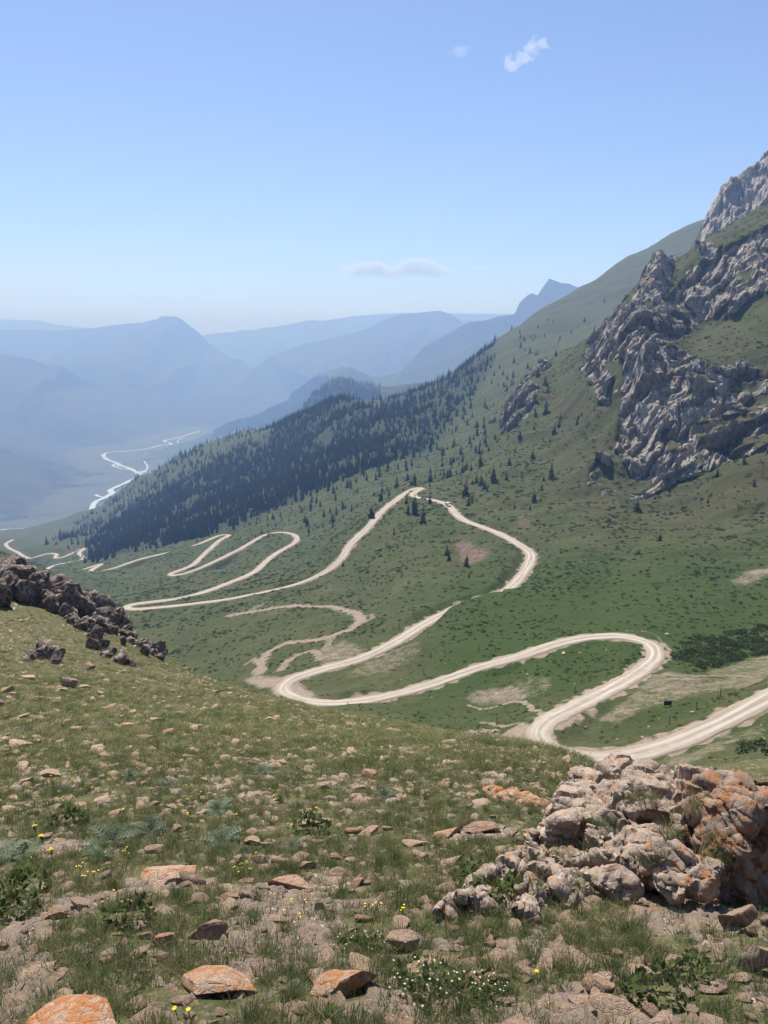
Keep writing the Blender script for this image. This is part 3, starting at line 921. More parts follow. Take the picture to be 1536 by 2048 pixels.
# ------------------------------------------------------------------ roads
def mat_road():
    s = NT("dirt_road")
    c = s.coord()
    ac = s.attr("across"); al = s.attr("along")
    n = s.noise(c, .5, 5, .65); n2 = s.noise(c, 3.5, 4, .7)
    cmb = s.n("ShaderNodeCombineXYZ"); s.l(s.math('MULTIPLY', ac, 3.2), cmb.inputs[0]); s.l(s.math('MULTIPLY', al, .05), cmb.inputs[1])
    streak = s.noise(cmb.outputs[0], 1.0, 4, .6)
    a = s.math('ADD', s.math('ABSOLUTE', ac), s.math('MULTIPLY', s.math('SUBTRACT', s.noise(c, .12, 2), .5), .5))
    track = s.ramp(a, [(.12, 0), (.30, 1), (.52, 1), (.72, 0)])
    col = s.mix(s.ramp(n, [(.35, 0), (.65, 1)]), (.265, .225, .18), (.345, .295, .24))
    col = s.mix(s.ramp(streak, [(.42, 0), (.62, .7)]), col, (.235, .20, .165))
    col = s.mix(s.math('MULTIPLY', track, s.ramp(streak, [(.34, .95), (.64, .15)])), col, (.46, .41, .345))
    col = s.mix(s.ramp(n2, [(.55, 0), (.75, .4)]), col, (.25, .21, .17))
    col = s.mix(s.ramp(a, [(.8, 0), (1.05, .8)]), col, (.27, .215, .165))
    s.bsdf(col, .97, .05, s.bump(s.math('ADD', n2, streak), .5, .12))
    return s.m


M_ROAD = mat_road()
ROADLINES = {}
for nm, Cc, hw in lines:
    T = np.gradient(Cc[:, :2], axis=0)
    T /= np.linalg.norm(T, axis=1)[:, None] + 1e-9
    for _ in range(3): T[1:-1] = .25 * T[:-2] + .5 * T[1:-1] + .25 * T[2:]
    T /= np.linalg.norm(T, axis=1)[:, None] + 1e-9
    Nn = np.stack([-T[:, 1], T[:, 0]], 1)
    ROADLINES[nm] = (Cc, T)
    offs = np.array([-1.3, -1.08, -.85, -.55, -.3, 0, .3, .55, .85, 1.08, 1.3])
    dz = np.array([-.8, -.06, .03, -.01, .04, .07, .04, -.01, .03, -.06, -.8])
    n = len(Cc); m_ = len(offs)
    wv = hw * (1 + .10 * noise2(np.arange(n) / 9.0, np.zeros(n), 91))
    e1_ = .35 * noise2(np.arange(n) / 3.0, np.zeros(n) + 4, 92); e2_ = .35 * noise2(np.arange(n) / 3.0, np.zeros(n) + 9, 93)
    O = offs[None] * wv[:, None]
    O[:, :2] += e1_[:, None]; O[:, -2:] += e2_[:, None]
    far_lift = np.clip(Cc[:, 1] / 1000 * .35, 0.03, .4)
    V = np.stack([Cc[:, 0, None] + Nn[:, 0, None] * O, Cc[:, 1, None] + Nn[:, 1, None] * O,
                  Cc[:, 2, None] + dz[None] + far_lift[:, None]], -1).reshape(-1, 3)
    q = np.arange(n * m_).reshape(n, m_)
    Fq = np.stack([q[:-1, :-1], q[1:, :-1], q[1:, 1:], q[:-1, 1:]], -1).reshape(-1, 4)
    me = mesh_np("road", V, Fq, True, M_ROAD)
    attr(me, "across", np.tile(offs, n))
    L = np.concatenate([[0], np.cumsum(np.linalg.norm(np.diff(Cc, axis=0), axis=1))])
    attr(me, "along", np.repeat(L, m_))
    tag(link("road", me), kind="structure")

# ------------------------------------------------------------------ river on the valley floor
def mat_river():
    s = NT("pale_glare_water")
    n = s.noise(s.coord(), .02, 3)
    s.bsdf(s.mix(n, (.44, .48, .48), (.60, .63, .62)), .25, .5, s.bump(s.noise(s.coord(), .2, 3), .2, .3))  # pale base colour stands in for bright glare on the water
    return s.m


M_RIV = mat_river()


def floor_pt(px, py, z=ZFLOOR + 5.5):
    u, w = ray(px, py)
    y = z / w
    return np.array((u * y, y, z))


def strip(nm, pl, wid, mat, z, label=None):
    P3 = [floor_pt(px, py, z) for px, py in pl]
    Cc = spline(P3, lambda p: 18.0)
    T = np.gradient(Cc[:, :2], axis=0); T /= np.linalg.norm(T, axis=1)[:, None] + 1e-9
    Nn = np.stack([-T[:, 1], T[:, 0]], 1)
    n = len(Cc)
    w_ = wid * (1 + .45 * noise2(np.arange(n) / 7.0, np.full(n, wid * 1.0), 95))
    V = np.concatenate([np.concatenate([Cc[:, :2] + Nn * w_[:, None], Cc[:, 2:]], 1), np.concatenate([Cc[:, :2] - Nn * w_[:, None], Cc[:, 2:]], 1)])
    i = np.arange(n - 1)
    Fq = np.stack([i, i + n, i + n + 1, i + 1], 1)[:, ::-1]
    return tag(link(nm, mesh_np(nm, V, Fq, True, mat)), kind="structure")


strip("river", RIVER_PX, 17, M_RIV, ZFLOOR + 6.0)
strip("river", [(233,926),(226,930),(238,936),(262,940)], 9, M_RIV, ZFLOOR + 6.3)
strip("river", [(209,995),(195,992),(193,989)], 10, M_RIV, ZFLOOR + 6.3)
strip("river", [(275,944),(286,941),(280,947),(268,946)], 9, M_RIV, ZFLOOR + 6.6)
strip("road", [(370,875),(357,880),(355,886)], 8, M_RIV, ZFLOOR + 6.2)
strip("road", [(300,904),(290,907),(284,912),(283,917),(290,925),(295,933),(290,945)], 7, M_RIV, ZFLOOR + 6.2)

# ================================================================== ROCKS
def icos(sub):
    bm = bmesh.new()
    bmesh.ops.create_icosphere(bm, subdivisions=sub, radius=1.0)
    V = np.array([v.co[:] for v in bm.verts]); Fq = np.array([[v.index for v in f.verts] for f in bm.faces])
    bm.free()
    return V, Fq


ICO = {k: icos(k) for k in (3, 4, 5)}


def facet_stone(seed, sub=4, planes=13, flat=0.5, rough=.05, lo=.45, hi=.85):
    """an angular broken stone: a sphere clipped by random planes, then roughened"""
    rg = np.random.default_rng(seed)
    V, Fq = ICO[sub]
    V = V.copy() * 1.1
    for i in range(planes):
        n = rg.normal(size=3)
        if i < 2: n = np.array([rg.normal() * .25, rg.normal() * .25, 1.0 if i == 0 else -1.0])
        n /= np.linalg.norm(n)
        d = rg.uniform(lo, hi)
        s = V @ n - d
        V -= np.maximum(s, 0)[:, None] * n[None] * .97
    V *= np.array([1, rg.uniform(.6, .85), flat])
    nn = V / np.linalg.norm(V, axis=1)[:, None]
    V += nn * (rough * fbm3(V * 2.6, 4, .55, seed % 50))[:, None]
    V[:, 2] += rough * .8 * (1 - 2 * np.abs(noise3(V * np.array([1.2, 1.2, 7]), seed % 40)))* .6
    return V, Fq


def mat_stone(name, base=(.45, .31, .215), alt=(.34, .22, .15), lich=(.34, .115, .032), scale=1.0, lich_bias=0.0, use_col=True):
    s = NT(name)
    c = s.coord()
    oi = s.n("ShaderNodeObjectInfo")
    sep = s.n("ShaderNodeSeparateColor"); s.l(oi.outputs["Color"], sep.inputs[0])
    if not use_col:
        rgb = s.n("ShaderNodeRGB"); rgb.outputs[0].default_value = (.15, 0, 0, 1); s.l(rgb.outputs[0], sep.inputs[0])
    off = s.n("ShaderNodeVectorMath", operation='ADD'); s.l(c, off.inputs[0])
    sc = s.n("ShaderNodeVectorMath", operation='SCALE'); s.l(oi.outputs["Location"], sc.inputs[0]); sc.inputs["Scale"].default_value = 3.0
    s.l(sc.outputs[0], off.inputs[1]); c = off.outputs[0]
    n1 = s.noise(c, 2.2 * scale, 5, .65); n2 = s.noise(c, 9 * scale, 5, .7); n3 = s.noise(c, 34 * scale, 3, .7)
    col = s.mix(s.ramp(n1, [(.35, 0), (.65, 1)]), alt, base)
    col = s.mix(s.ramp(n2, [(.5, 0), (.66, .7)]), col, (.53, .44, .36))
    col = s.mix(s.ramp(n3, [(.52, 0), (.66, .7)]), col, (.11, .088, .075))
    grey = s.ramp(s.noise(c, 5 * scale, 4, .6, 1.2), [(.55, 0), (.62, .8)])
    col = s.mix(s.math('MULTIPLY', grey, .45), col, (.37, .345, .30))
    geo = s.n("ShaderNodeNewGeometry"); sx = s.n("ShaderNodeSeparateXYZ"); s.l(geo.outputs["Normal"], sx.inputs[0])
    lf = s.math('ADD', s.noise(c, 3.4 * scale, 6, .7, .6), s.math('MULTIPLY', s.math('SUBTRACT', n2, .5), .5))
    lf = s.math('ADD', lf, s.math('MULTIPLY', s.math('SUBTRACT', sep.outputs[0], .5), .34))
    lf = s.math('ADD', lf, lich_bias)
    lm = s.ramp(lf, [(.60, 0), (.67, .92)])
    lc = s.mix(s.ramp(n3, [(.4, 0), (.6, 1)]), lich, (.42, .20, .085))
    col = s.mix(lm, col, lc)
    col = s.mix(s.math('MULTIPLY', sep.outputs[1], .75), col, (.085, .065, .055))
    cr = s.voro(c, 3.0 * scale, 'DISTANCE_TO_EDGE')
    h = s.math('ADD', s.math('MULTIPLY', n2, .6), s.math('MULTIPLY', n3, .35))
    h = s.math('ADD', h, s.math('MULTIPLY', s.math('MINIMUM', cr, .08), 3.0))
    s.bsdf(col, .93, .12, s.bump(h, .9, .035 / scale))
    return s.m


M_STONE = mat_stone("pink_granite_with_lichen")
M_CHIP = mat_stone("gravel_chips", (.50, .385, .30), (.36, .265, .205), scale=1.0, use_col=False)
M_RUBBLE = mat_stone("broken_stones", (.50, .36, .25), (.40, .25, .155), lich_bias=.10, use_col=False)
M_OUT = mat_stone("lichen_outcrop_rock", (.34, .265, .20), (.20, .15, .115), (.27, .085, .025), 3.2, .025)
M_DARK = mat_stone("dark_ridge_rock", (.135, .10, .082), (.065, .05, .044), (.20, .11, .06), .35, -.06)

STONES = []
for i in range(14):
    fl = [.42, .5, .62, .36, .75, .48, .55, .4, .68, .34, .45, .58, .8, .4][i]
    V, Fq = facet_stone(100 + i, 4, 11 + i % 4, fl * .82, .028, .34, .72)
    STONES.append(mesh_np("stone", V, Fq, True, M_STONE))
    STONES[-1].set_sharp_from_angle(angle=R(28))
PYR = mesh_np("stone", facet_stone(177, 4, 9, .9, .05, .35, .6)[0], ICO[4][1], True, M_STONE)


def ground_normal(x, y, e=.25):
    gx = (z_at(x + e, y) - z_at(x - e, y)) / (2 * e)
    gy = (z_at(x, y + e) - z_at(x, y - e)) / (2 * e)
    n = Vector((-float(gx), -float(gy), 1.0))
    return n.normalized()


# px, py of the middle, width, height in photo pixels, lichen, darkness, label
S = [
 (165,2040,290,95,.95,0,"big rock under thick orange lichen at the bottom left"),
 (352,1745,172,52,.75,0,"broad low pink slab in the grass with a dark stone leaning on it"),
 (381,1752,66,34,.2,.75,"dark grey stone leaning on a broad low pink slab"),
 (372,1768,34,18,.6,0,"small tan stone tucked below the dark grey leaning stone"),
 (312,1699,46,22,.4,.15,"flat pinkish stone just behind the broad low slab"),
 (215,1750,32,20,.55,0,"small pointed pink stone left of the broad low slab"),
 (112,1827,56,32,.85,0,"orange lichen stone touching a pale striped stone"),
 (160,1810,52,38,.35,0,"pale pink striped stone touching an orange lichen stone"),
 (258,1808,56,34,.45,0,"rounded pinkish stone half hidden by grass"),
 (298,1824,48,22,.25,0,"low broken pale stone right of the rounded pinkish stone"),
 (332,1876,66,42,.85,0,"orange topped stone with a dark hole in its side"),
 (276,1906,52,26,.7,0,"low orange stone left of broken pale chips"),
 (322,1912,58,32,.3,0,"pale broken stone below the orange topped stone"),
 (8,1892,28,28,.85,0,"orange stone cut by the left edge"),
 (176,1901,34,13,.25,0,"small flat pale stone alone in the grass"),
 (52,1863,24,22,.6,0,"small tan upright stone near the left edge"),
 (110,1936,24,14,.6,0,"tiny orange stone beside a smaller pink one"),
 (138,1941,18,12,.4,0,"tiny pink stone beside a tiny orange one"),
 (270,1984,16,20,.3,0,"small pale upright stone above the big lichen rock"),
 (420,1960,228,58,.8,0,"long lichen streaked slab running left from the middle at the bottom"),
 (690,1955,158,84,.9,0,"big domed slab with orange lichen and a crack across it"),
 (424,1852,98,72,.65,.3,"pointed rust coloured rock standing on edge"),
 (583,1764,98,38,.7,0,"wedge shaped orange topped slab casting a dark shadow"),
 (618,1752,26,22,.7,.2,"small rusty stone at the right end of the wedge shaped slab"),
 (458,1792,48,30,.75,0,"round orange stone left of a speckled one"),
 (487,1787,36,30,.6,.1,"speckled rusty stone right of a round orange stone"),
 (395,1795,44,32,.5,0,"pale stone behind the pointed rust coloured rock"),
 (480,1718,28,32,.2,0,"upright pale stone in front of yellow flowers"),
 (521,1716,48,26,.7,.25,"brown stone with a yellow flower in front of it"),
 (558,1719,46,28,.4,0,"tan stone right of the brown one with a flower"),
 (590,1722,32,22,.4,0,"small tan stone in a row of stones"),
 (616,1728,44,28,.5,0,"tilted pinkish stone ending the row of stones"),
 (668,1712,42,16,.7,.1,"flat reddish stone right of the row of stones"),
 (700,1714,32,18,.3,.35,"grey brown stone beside a flat reddish one"),
 (717,1762,42,26,.75,.1,"tilted orange stone right of the wedge shaped slab"),
 (705,1782,24,12,.2,0,"small pale stone below the tilted orange stone"),
 (642,1812,26,34,.4,0,"pointed pale stone standing in gravel"),
 (668,1820,28,14,.3,0,"low pale stone right of the pointed pale stone"),
 (722,1834,46,22,.8,0,"bright orange low stone behind yellow flowers"),
 (700,1860,42,10,.7,0,"thin rusty flake below the bright orange low stone"),
 (508,1682,58,24,.7,0,"reddish slab with a square pale stone in front of it"),
 (530,1688,34,24,.5,0,"square pale pink stone in front of a reddish slab"),
 (604,1692,32,16,.4,0,"low tan stone left of a thin flat slab"),
 (634,1684,38,14,.8,.1,"thin flat orange slab in the middle of the slope"),
 (618,1642,92,28,.55,0,"long pink slab with a green cushion plant before it"),
 (700,1660,42,22,.85,.1,"orange brown stone pointed up beside a paler block"),
 (740,1662,54,24,.65,0,"pale orange block right of an orange brown stone"),
 (773,1655,26,14,.2,0,"small grey tan stone at the right of the pale orange block"),
 (652,1570,36,20,.15,0,"oval pale stone with a crack in the middle of the grass"),
 (738,1544,42,20,.8,.15,"rusty lumpy stone above a flat pinkish one"),
 (722,1573,44,14,.55,0,"flat pinkish stone below a rusty lumpy one"),
 (770,1580,34,9,.3,0,"flat pale stone at the end of a line of flat stones"),
 (552,1599,32,14,.3,0,"low tan stone with a tiny yellow flower above it"),
 (493,1619,26,9,.1,0,"flat pale stone low in the grass left of the middle"),
 (420,1586,28,10,.6,0,"low orange tan stone in long grass"),
 (511,1525,24,18,.3,.35,"dark sided stone beside a low tan arch of stone"),
 (563,1523,34,13,.35,.1,"low arched tan stone"),
 (592,1496,20,16,.2,.55,"dark brown stone with a pale strip beside it"),
 (574,1500,34,6,.2,0,"pale flat strip of stone beside a dark brown stone"),
 (566,1484,16,12,.6,0,"small bright pink stone left of a dark brown one"),
 (541,1438,32,13,.45,.1,"layered brown stone high on the slope"),
 (636,1457,28,7,.2,0,"flat pale stone with a leaning flake below it"),
 (637,1464,24,10,.5,.2,"leaning rusty flake below a flat pale stone"),
 (660,1514,28,13,.3,.1,"pinkish pointed stone right of the middle"),
 (702,1515,26,11,.4,0,"low pink stone right of a pointed one"),
 (505,1494,24,11,.3,.2,"low brown stone high on the slope"),
 (475,1486,16,8,.2,0,"tiny pale stone with a dark underside"),
 (486,1507,16,10,.5,0,"tiny pink stone below a low brown one"),
 (668,1455,24,8,.15,0,"flat grey stone high on the slope at right"),
 (692,1433,16,8,.4,0,"tiny orange stone like a mushroom near the brow"),
 (785,1467,17,9,.35,0,"tiny pale stone near the brow at right"),
 (590,1437,14,12,.3,.2,"small brown stone beside a layered one"),
 (212,1416,28,9,.8,0,"thin orange flake high on the left slope"),
 (250,1449,42,20,.85,0,"long orange stone pointing down the slope"),
 (240,1433,18,12,.2,.3,"small brown stone above the long orange one"),
 (316,1438,36,18,.2,.1,"fan shaped grey pink rock with yellow flowers near it"),
 (340,1463,28,18,.75,0,"orange stone with a dark pit on top"),
 (372,1464,26,10,.3,0,"pale flat stone right of the orange pitted one"),
 (392,1452,32,16,.4,.35,"brown layered stone at the right of an orange pitted one"),
 (360,1424,20,14,.6,.1,"small rusty cube like stone"),
 (155,1457,28,12,.4,0,"pointed flat pale orange stone"),
 (288,1474,44,15,.3,.7,"dark rock with a white top edge"),
 (374,1512,30,14,.3,0,"pale pink block with a dark end"),
 (225,1533,22,20,.3,.7,"dark brown upright stone"),
 (104,1546,68,20,.3,.2,"long grey pink ledge of rock in the grass"),
 (80,1570,28,18,.5,.2,"reddish broken stone below a long ledge"),
 (32,1488,66,26,.35,.05,"long pale rock sloping down by the left edge"),
 (12,1500,26,14,.5,0,"orange grey stone under the long pale sloping rock"),
 (74,1482,26,16,.5,.1,"rusty stone beside the long pale sloping rock"),
 (340,1556,32,13,.6,0,"low orange stone with an upright piece behind"),
 (352,1548,12,14,.6,0,"little upright orange piece behind a low stone"),
 (213,1590,28,10,.6,0,"flat pink stone left of grey green leaves"),
 (66,1620,40,14,.25,0,"pale flat topped stone near the left edge"),
 (94,1671,38,14,.3,0,"tan stone under a yellow flower cluster"),
 (115,1640,28,12,.3,.1,"dull pink stone above the yellow flower clusters"),
 (310,1606,26,16,.1,.1,"weathered pinkish lump of rock"),
 (355,1655,32,26,.6,.1,"tall tan stone with an orange edge"),
 (205,1508,34,12,.3,0,"pale buried stone in the left grass"),
 (267,1548,20,12,.4,0,"small pink stone right of a dark upright one"),
 (15,1376,34,20,.7,.15,"rusty stone at the left edge below the ridge"),
 (26,1386,24,9,.3,0,"pale flat stone under the rusty edge stone"),
 (62,1353,38,14,.25,0,"pale heaped stone among yellow flowers"),
 (139,1360,60,34,.5,.55,"big dark red tilted rock on the left slope"),
 (170,1372,26,13,.2,0,"pale stone right of the big dark red rock"),
 (128,1379,34,13,.2,.05,"pale grey stone below the big dark red rock"),
 (200,1386,16,15,.3,.1,"small striped pale stone below the dark red rock"),
 (190,1366,26,8,.5,.2,"reddish flat stone right of the dark red rock"),
 (268,1377,14,7,.2,0,"tiny pale stone high on the slope"),
 (432,1382,34,10,.6,.1,"flat orange brown stone at the brow"),
 (345,1381,17,8,.6,0,"tiny orange stone near the brow"),
 (2,1406,16,32,.5,.45,"dark reddish rock cut by the left edge"),
 (176,1331,38,26,.2,.65,"dark block with a pale side alone on the slope"),
 (975,1651,92,38,.75,.35,"tilted rusty slab with a dark underside"),
 (892,1664,104,26,.85,0,"long orange slab left of the tilted rusty slab"),
 (962,1602,62,14,.4,0,"flat pale slab above the tilted rusty slab"),
 (822,1688,64,15,.3,0,"low pale slab at the left end of a line of slabs"),
 (938,1613,16,14,.6,0,"little orange block under a flat pale slab"),
 (985,1632,22,14,.7,.2,"rusty chip above the tilted slab"),
 (1022,1668,40,16,.5,0,"low pinkish stone right of the tilted slab"),
 (1060,1660,46,14,.75,0,"low orange stone beside the long ribs of rock"),
 (812,1881,78,58,.5,0,"tan block with an orange top and dark front"),
 (905,1740,24,16,.1,0,"pale flat stone among gravel above the block"),
 (985,1957,48,24,.8,.1,"orange lichen stone among white flowers"),
 (942,1968,24,20,.75,0,"orange flake left of the lichen stone among white flowers"),
 (1058,1960,28,16,.4,0,"yellowish pale stone beside a dense grass tuft"),
 (1190,1968,80,62,.7,0,"lumpy lichen rock on bare gravel"),
 (1292,1948,88,40,.35,0,"broad pale slab left of a square flat one"),
 (1356,1924,56,42,.2,0,"square flat pale stone in the lower right"),
 (1396,1897,48,18,.25,0,"low pale stone above the square flat one"),
 (1418,1968,84,32,.35,.2,"pale topped slab with a dark hollow front"),
 (1270,1917,28,16,.1,.2,"small grey stone above the broad pale slab"),
 (1472,1832,88,82,.7,.1,"pink boulder with orange streaks below the dark rock"),
 (1500,1860,38,34,.85,.4,"rusty dark stone below the pink streaked boulder"),
 (1512,1910,84,96,.2,.05,"large pale angular boulder cut by the right edge"),
 (1540,1838,36,46,.2,.1,"pale stone at the right edge beside the pink boulder"),
 (1300,2018,60,44,.6,.15,"pinkish stone with a dark front near the bottom right"),
 (1338,2044,64,36,.2,.1,"pale stone at the very bottom right of middle"),
 (1384,2022,44,24,.2,0,"pale lumpy stone near the bottom right"),
 (1430,2042,70,22,.4,0,"flat pale stone sunk at the bottom right"),
 (1500,2030,40,20,.4,0,"pale pink stone in the bottom right corner"),
 (1412,1832,18,20,.15,0,"small pale chip left of the pink streaked boulder"),
 (1172,1922,48,20,.4,0,"low pink stone hidden in grass left of the broad slab"),
 (795,2042,42,18,.6,0,"small orange stone at the bottom edge"),
 (410,2046,60,16,.5,0,"pale stone cut by the bottom edge left of the domed slab"),
 (815,2052,60,30,.7,0,"lichen stone cut by the bottom edge in the middle"),
 (1250,1545+200,18,14,.2,.2,"small grey stone at the foot of the outcrop"),
]
EL = Matrix.Rotation
n_st = 0


def put_stone(px, py, w, h, lich, dark, label, group=None, k=None, name="stone"):
    global n_st
    g = ground_hit(px, py + h * .36, 1.2, 120)
    if g is None: return None
    dist = math.sqrt(float(g @ g))
    W = w * (g[1] * CP - g[2] * SP) / FPX
    H = h * (g[1] * CP - g[2] * SP) / FPX
    n = ground_normal(g[0], g[1])
    rg = random.Random(n_st * 13 + 5)
    n_st += 1
    if k is None:
        ratio = h / w
        cand = [3, 7, 9, 13, 0] if ratio < .42 else [1, 5, 10, 11, 6] if ratio < .7 else [2, 4, 8, 12]
        k = rg.choice(cand)
    me = PYR if k == 'pyr' else STONES[k]
    o = link(name, me)
    sx = W * .52
    sz_geo = {0: .42, 1: .5, 2: .62, 3: .36, 4: .75, 5: .48, 6: .55, 7: .4, 8: .68, 9: .34, 10: .45, 11: .58, 12: .8, 13: .4, 'pyr': .9}[k]
    sy = sx * rg.uniform(.75, 1.05)
    hz_ = max(H * .80, W * .20)
    sz = hz_ / (sz_geo * 1.35)
    tilt = Vector((n.x * .75 + rg.uniform(-.12, .12), n.y * .75 + rg.uniform(-.12, .12), 1)).normalized()
    q = Vector((0, 0, 1)).rotation_difference(tilt)
    o.rotation_euler = (q.to_matrix() @ Matrix.Rotation(rg.uniform(-.5, .5) + (math.pi if rg.random() < .5 else 0), 3, 'Z')).to_euler()
    o.scale = (sx, sy, sz)
    o.location = Vector(g) + tilt * hz_ * .30
    o.color = (lich, dark, 0, 1)
    return tag(o, label, "stone", group)


STONE_SPOTS = []
for px, py, w, h, li, dk, lb in S:
    o = put_stone(px, py, w, h, li, dk, lb, "stones lying in the grass of the near slope", 'pyr' if "pointed rust" in lb or "pointed pale stone standing" in lb else None)
    if o: STONE_SPOTS.append((o.location.x, o.location.y, max(o.scale[:2])))
# the many little ones
rs = random.Random(21)
cnt = 0
while cnt < 165:
    px = rs.uniform(-10, 1540); t_ = rs.random() ** .8
    py = 1395 + t_ * 655
    if px > 900 and py < 1500 + (px - 900) * .1: continue
    if 1090 < px and 1480 < py < 1800: continue
    base = 8 + 36 * t_ ** 1.5
    w = base * rs.uniform(.6, 1.5)
    o = put_stone(px, py, w, w * rs.uniform(.25, .5), rs.choice([.1, .3, .45, .7]), rs.choice([0, 0, .1, .3]), "little pinkish tan stone lying loose in the grass",
                  "small loose stones scattered over the near slope")
    if o:
        STONE_SPOTS.append((o.location.x, o.location.y, max(o.scale[:2]))); cnt += 1

# ------------------------------------------------------------------ foreground outcrop
def blob_mesh(name, blobs, voxel, mat, seed0=700):
    """one solid from many overlapping lumps: voxel remeshed into a single skin"""
    bm = bmesh.new()
    for c, rad, rot in blobs:
        M = Matrix.Translation(Vector(c)) @ rot.to_4x4() @ Matrix.Diagonal((*rad, 1))
        V, Fq = facet_stone(seed0 + len(bm.verts) % 997, 3, 12, 1.0, .02, .58, .95)
        vs = [bm.verts.new(M @ Vector(v * 1.12)) for v in V]
        for f in Fq: bm.faces.new([vs[i] for i in f])
    me = bpy.data.meshes.new(name)
    bm.to_mesh(me); bm.free()
    tmp = bpy.data.objects.new(name, me)
    COL.objects.link(tmp)
    md = tmp.modifiers.new("skin", 'REMESH')
    md.mode = 'VOXEL'; md.voxel_size = voxel; md.use_smooth_shade = True
    dg = bpy.context.evaluated_depsgraph_get()
    out = bpy.data.meshes.new_from_object(tmp.evaluated_get(dg))
    bpy.data.objects.remove(tmp)
    out.name = name
    out.materials.clear(); out.materials.append(mat)
    return out


def co_of(me):
    a = np.empty(len(me.vertices) * 3, np.float32); me.vertices.foreach_get("co", a)
    return a.reshape(-1, 3).astype(float)


def no_of(me):
    a = np.empty(len(me.vertices) * 3, np.float32); me.vertices.foreach_get("normal", a)
    return a.reshape(-1, 3).astype(float)


def roughen(me, s1, a1, s2, a2, seed, crack=.05, tilt=(0, 0, 1), squash=.6):
    P, N = co_of(me), no_of(me)
    ax = np.array(tilt, float); ax /= np.linalg.norm(ax)
    q = P + (squash) * (P @ ax)[:, None] * ax
    wq = q + .05 * np.stack([noise3(P * 4, seed + 7), noise3(P * 4, seed + 8), noise3(P * 4, seed + 9)], 1)
    f1, g1 = facets3(wq / s1, seed, .7)
    f2, g2 = facets3(wq / (s1 * .38), seed + 3, .6)
    f3, g3 = facets3(wq / (s1 * .15), seed + 6, .6)
    h = s1 * (.20 * f1 - crack * 1.5 * np.exp(-(g1 / .06) ** 2))
    h += s1 * .38 * (.17 * f2 - .09 * np.exp(-(g2 / .08) ** 2)) + s1 * .15 * .15 * f3
    h += a2 * .25 * fbm3(P / s2, 3, .55, seed)
    P = P + N * h[:, None]
    me.vertices.foreach_set("co", P.astype(np.float32).ravel())
    me.update()
    me.set_sharp_from_angle(angle=R(38))


def lump(px, py, Y, rx, rz, depth=None, roll=0.0):
    c = pt(px, py, Y)
    k = (Y * CP - c[2] * SP) / FPX
    d = depth if depth else (rx + rz) * .5
    return (c, (rx * k, d * k, rz * k), Matrix.Rotation(math.radians(roll), 3, 'Y'))


def rib(p0, p1, w, h, n=5):
    out = []
    for i in range(n):
        t_ = i / (n - 1)
        q = [a + (b - a) * t_ for a, b in zip(p0, p1)]
        g_ = ground_hit(q[0], q[1] + h * .5, 2.0, 60)
        if g_ is not None: q[2] = float(g_[1])
        out.append(lump(q[0], q[1], q[2], w * 1.6, h * 1.25, w * 1.2, 36))
    return out


B1 = [lump(1272,1572,6.35,100,56,110), lump(1230,1575,6.4,70,50,90), lump(1180,1597,6.15,66,50,70), lump(1140,1640,5.9,42,58,60), lump(1120,1680,5.6,30,50,50),
      lump(1150,1662,5.5,52,46,50), lump(1196,1680,5.25,38,42,45), lump(1335,1572,6.1,95,24,60), lump(1400,1575,6.0,60,20,60), lump(1268,1590,5.9,34,26,36),
      lump(1236,1640,5.55,50,40,55), lump(1292,1630,5.55,46,26,45), lump(1302,1668,5.35,40,28,40), lump(1345,1625,5.75,80,22,80), lump(1258,1695,5.0,56,46,55),
      lump(1218,1720,4.85,46,44,45), lump(1284,1735,4.75,36,42,40), lump(1195,1765,4.55,26,26,30), lump(1240,1772,4.45,32,24,30), lump(1390,1660,5.2,60,36,60),
      lump(1170,1725,4.9,30,30,35), lump(1330,1690,5.1,60,40,60), lump(1250,1640,5.9,140,60,90), lump(1330,1640,5.7,130,50,90), lump(1230,1700,5.4,90,60,90)]
ob = link("rock_outcrop", blob_mesh("rock_outcrop", B1, .016, M_OUT))
roughen(ob.data, .46, .034, .17, .026, 3, .06, (.5, .1, .8), .5)
ob.color = (.48, .0, 0, 1)
tag(ob, "large lumpy outcrop with orange lichen and grass in its hollows, below the nearest road bend", "rock outcrop")

B2 = [lump(1478,1650,4.95,100,100,90), lump(1425,1650,5.05,60,62,60), lump(1470,1592,5.45,85,52,80), lump(1530,1600,5.35,70,56,70), lump(1600,1660,5.0,110,110,110),
      lump(1540,1720,4.7,80,60,70), lump(1515,1762,4.3,38,32,36), lump(1456,1752,4.4,22,24,28), lump(1480,1720,4.75,70,50,60), lump(1420,1600,5.5,40,26,50),
      lump(1560,1790,4.75,120,110,110), lump(1640,1790,5.0,130,150,130), lump(1490,1765,4.75,80,50,80)]
ob = link("boulder", blob_mesh("boulder", B2, .016, M_OUT))
_p = co_of(ob.data)
_c0 = pt(1478, 1650, 4.95)
for _n, _d in (((.42, -.88, .20), .19), ((-.35, -.80, .45), .27), ((.1, .1, 1), .40)):      # broken flat faces
    _n = np.array(_n) / np.linalg.norm(_n)
    _p -= np.maximum((_p - _c0) @ _n - _d, 0)[:, None] * _n * .9
ob.data.vertices.foreach_set("co", _p.astype(np.float32).ravel()); ob.data.update()
roughen(ob.data, .52, .030, .2, .026, 8, .05, (.6, .2, .6), .4)
ob.color = (.80, .45, 0, 1)
tag(ob, "huge boulder with a dark rust red face at the right edge beside the lumpy outcrop", "boulder")

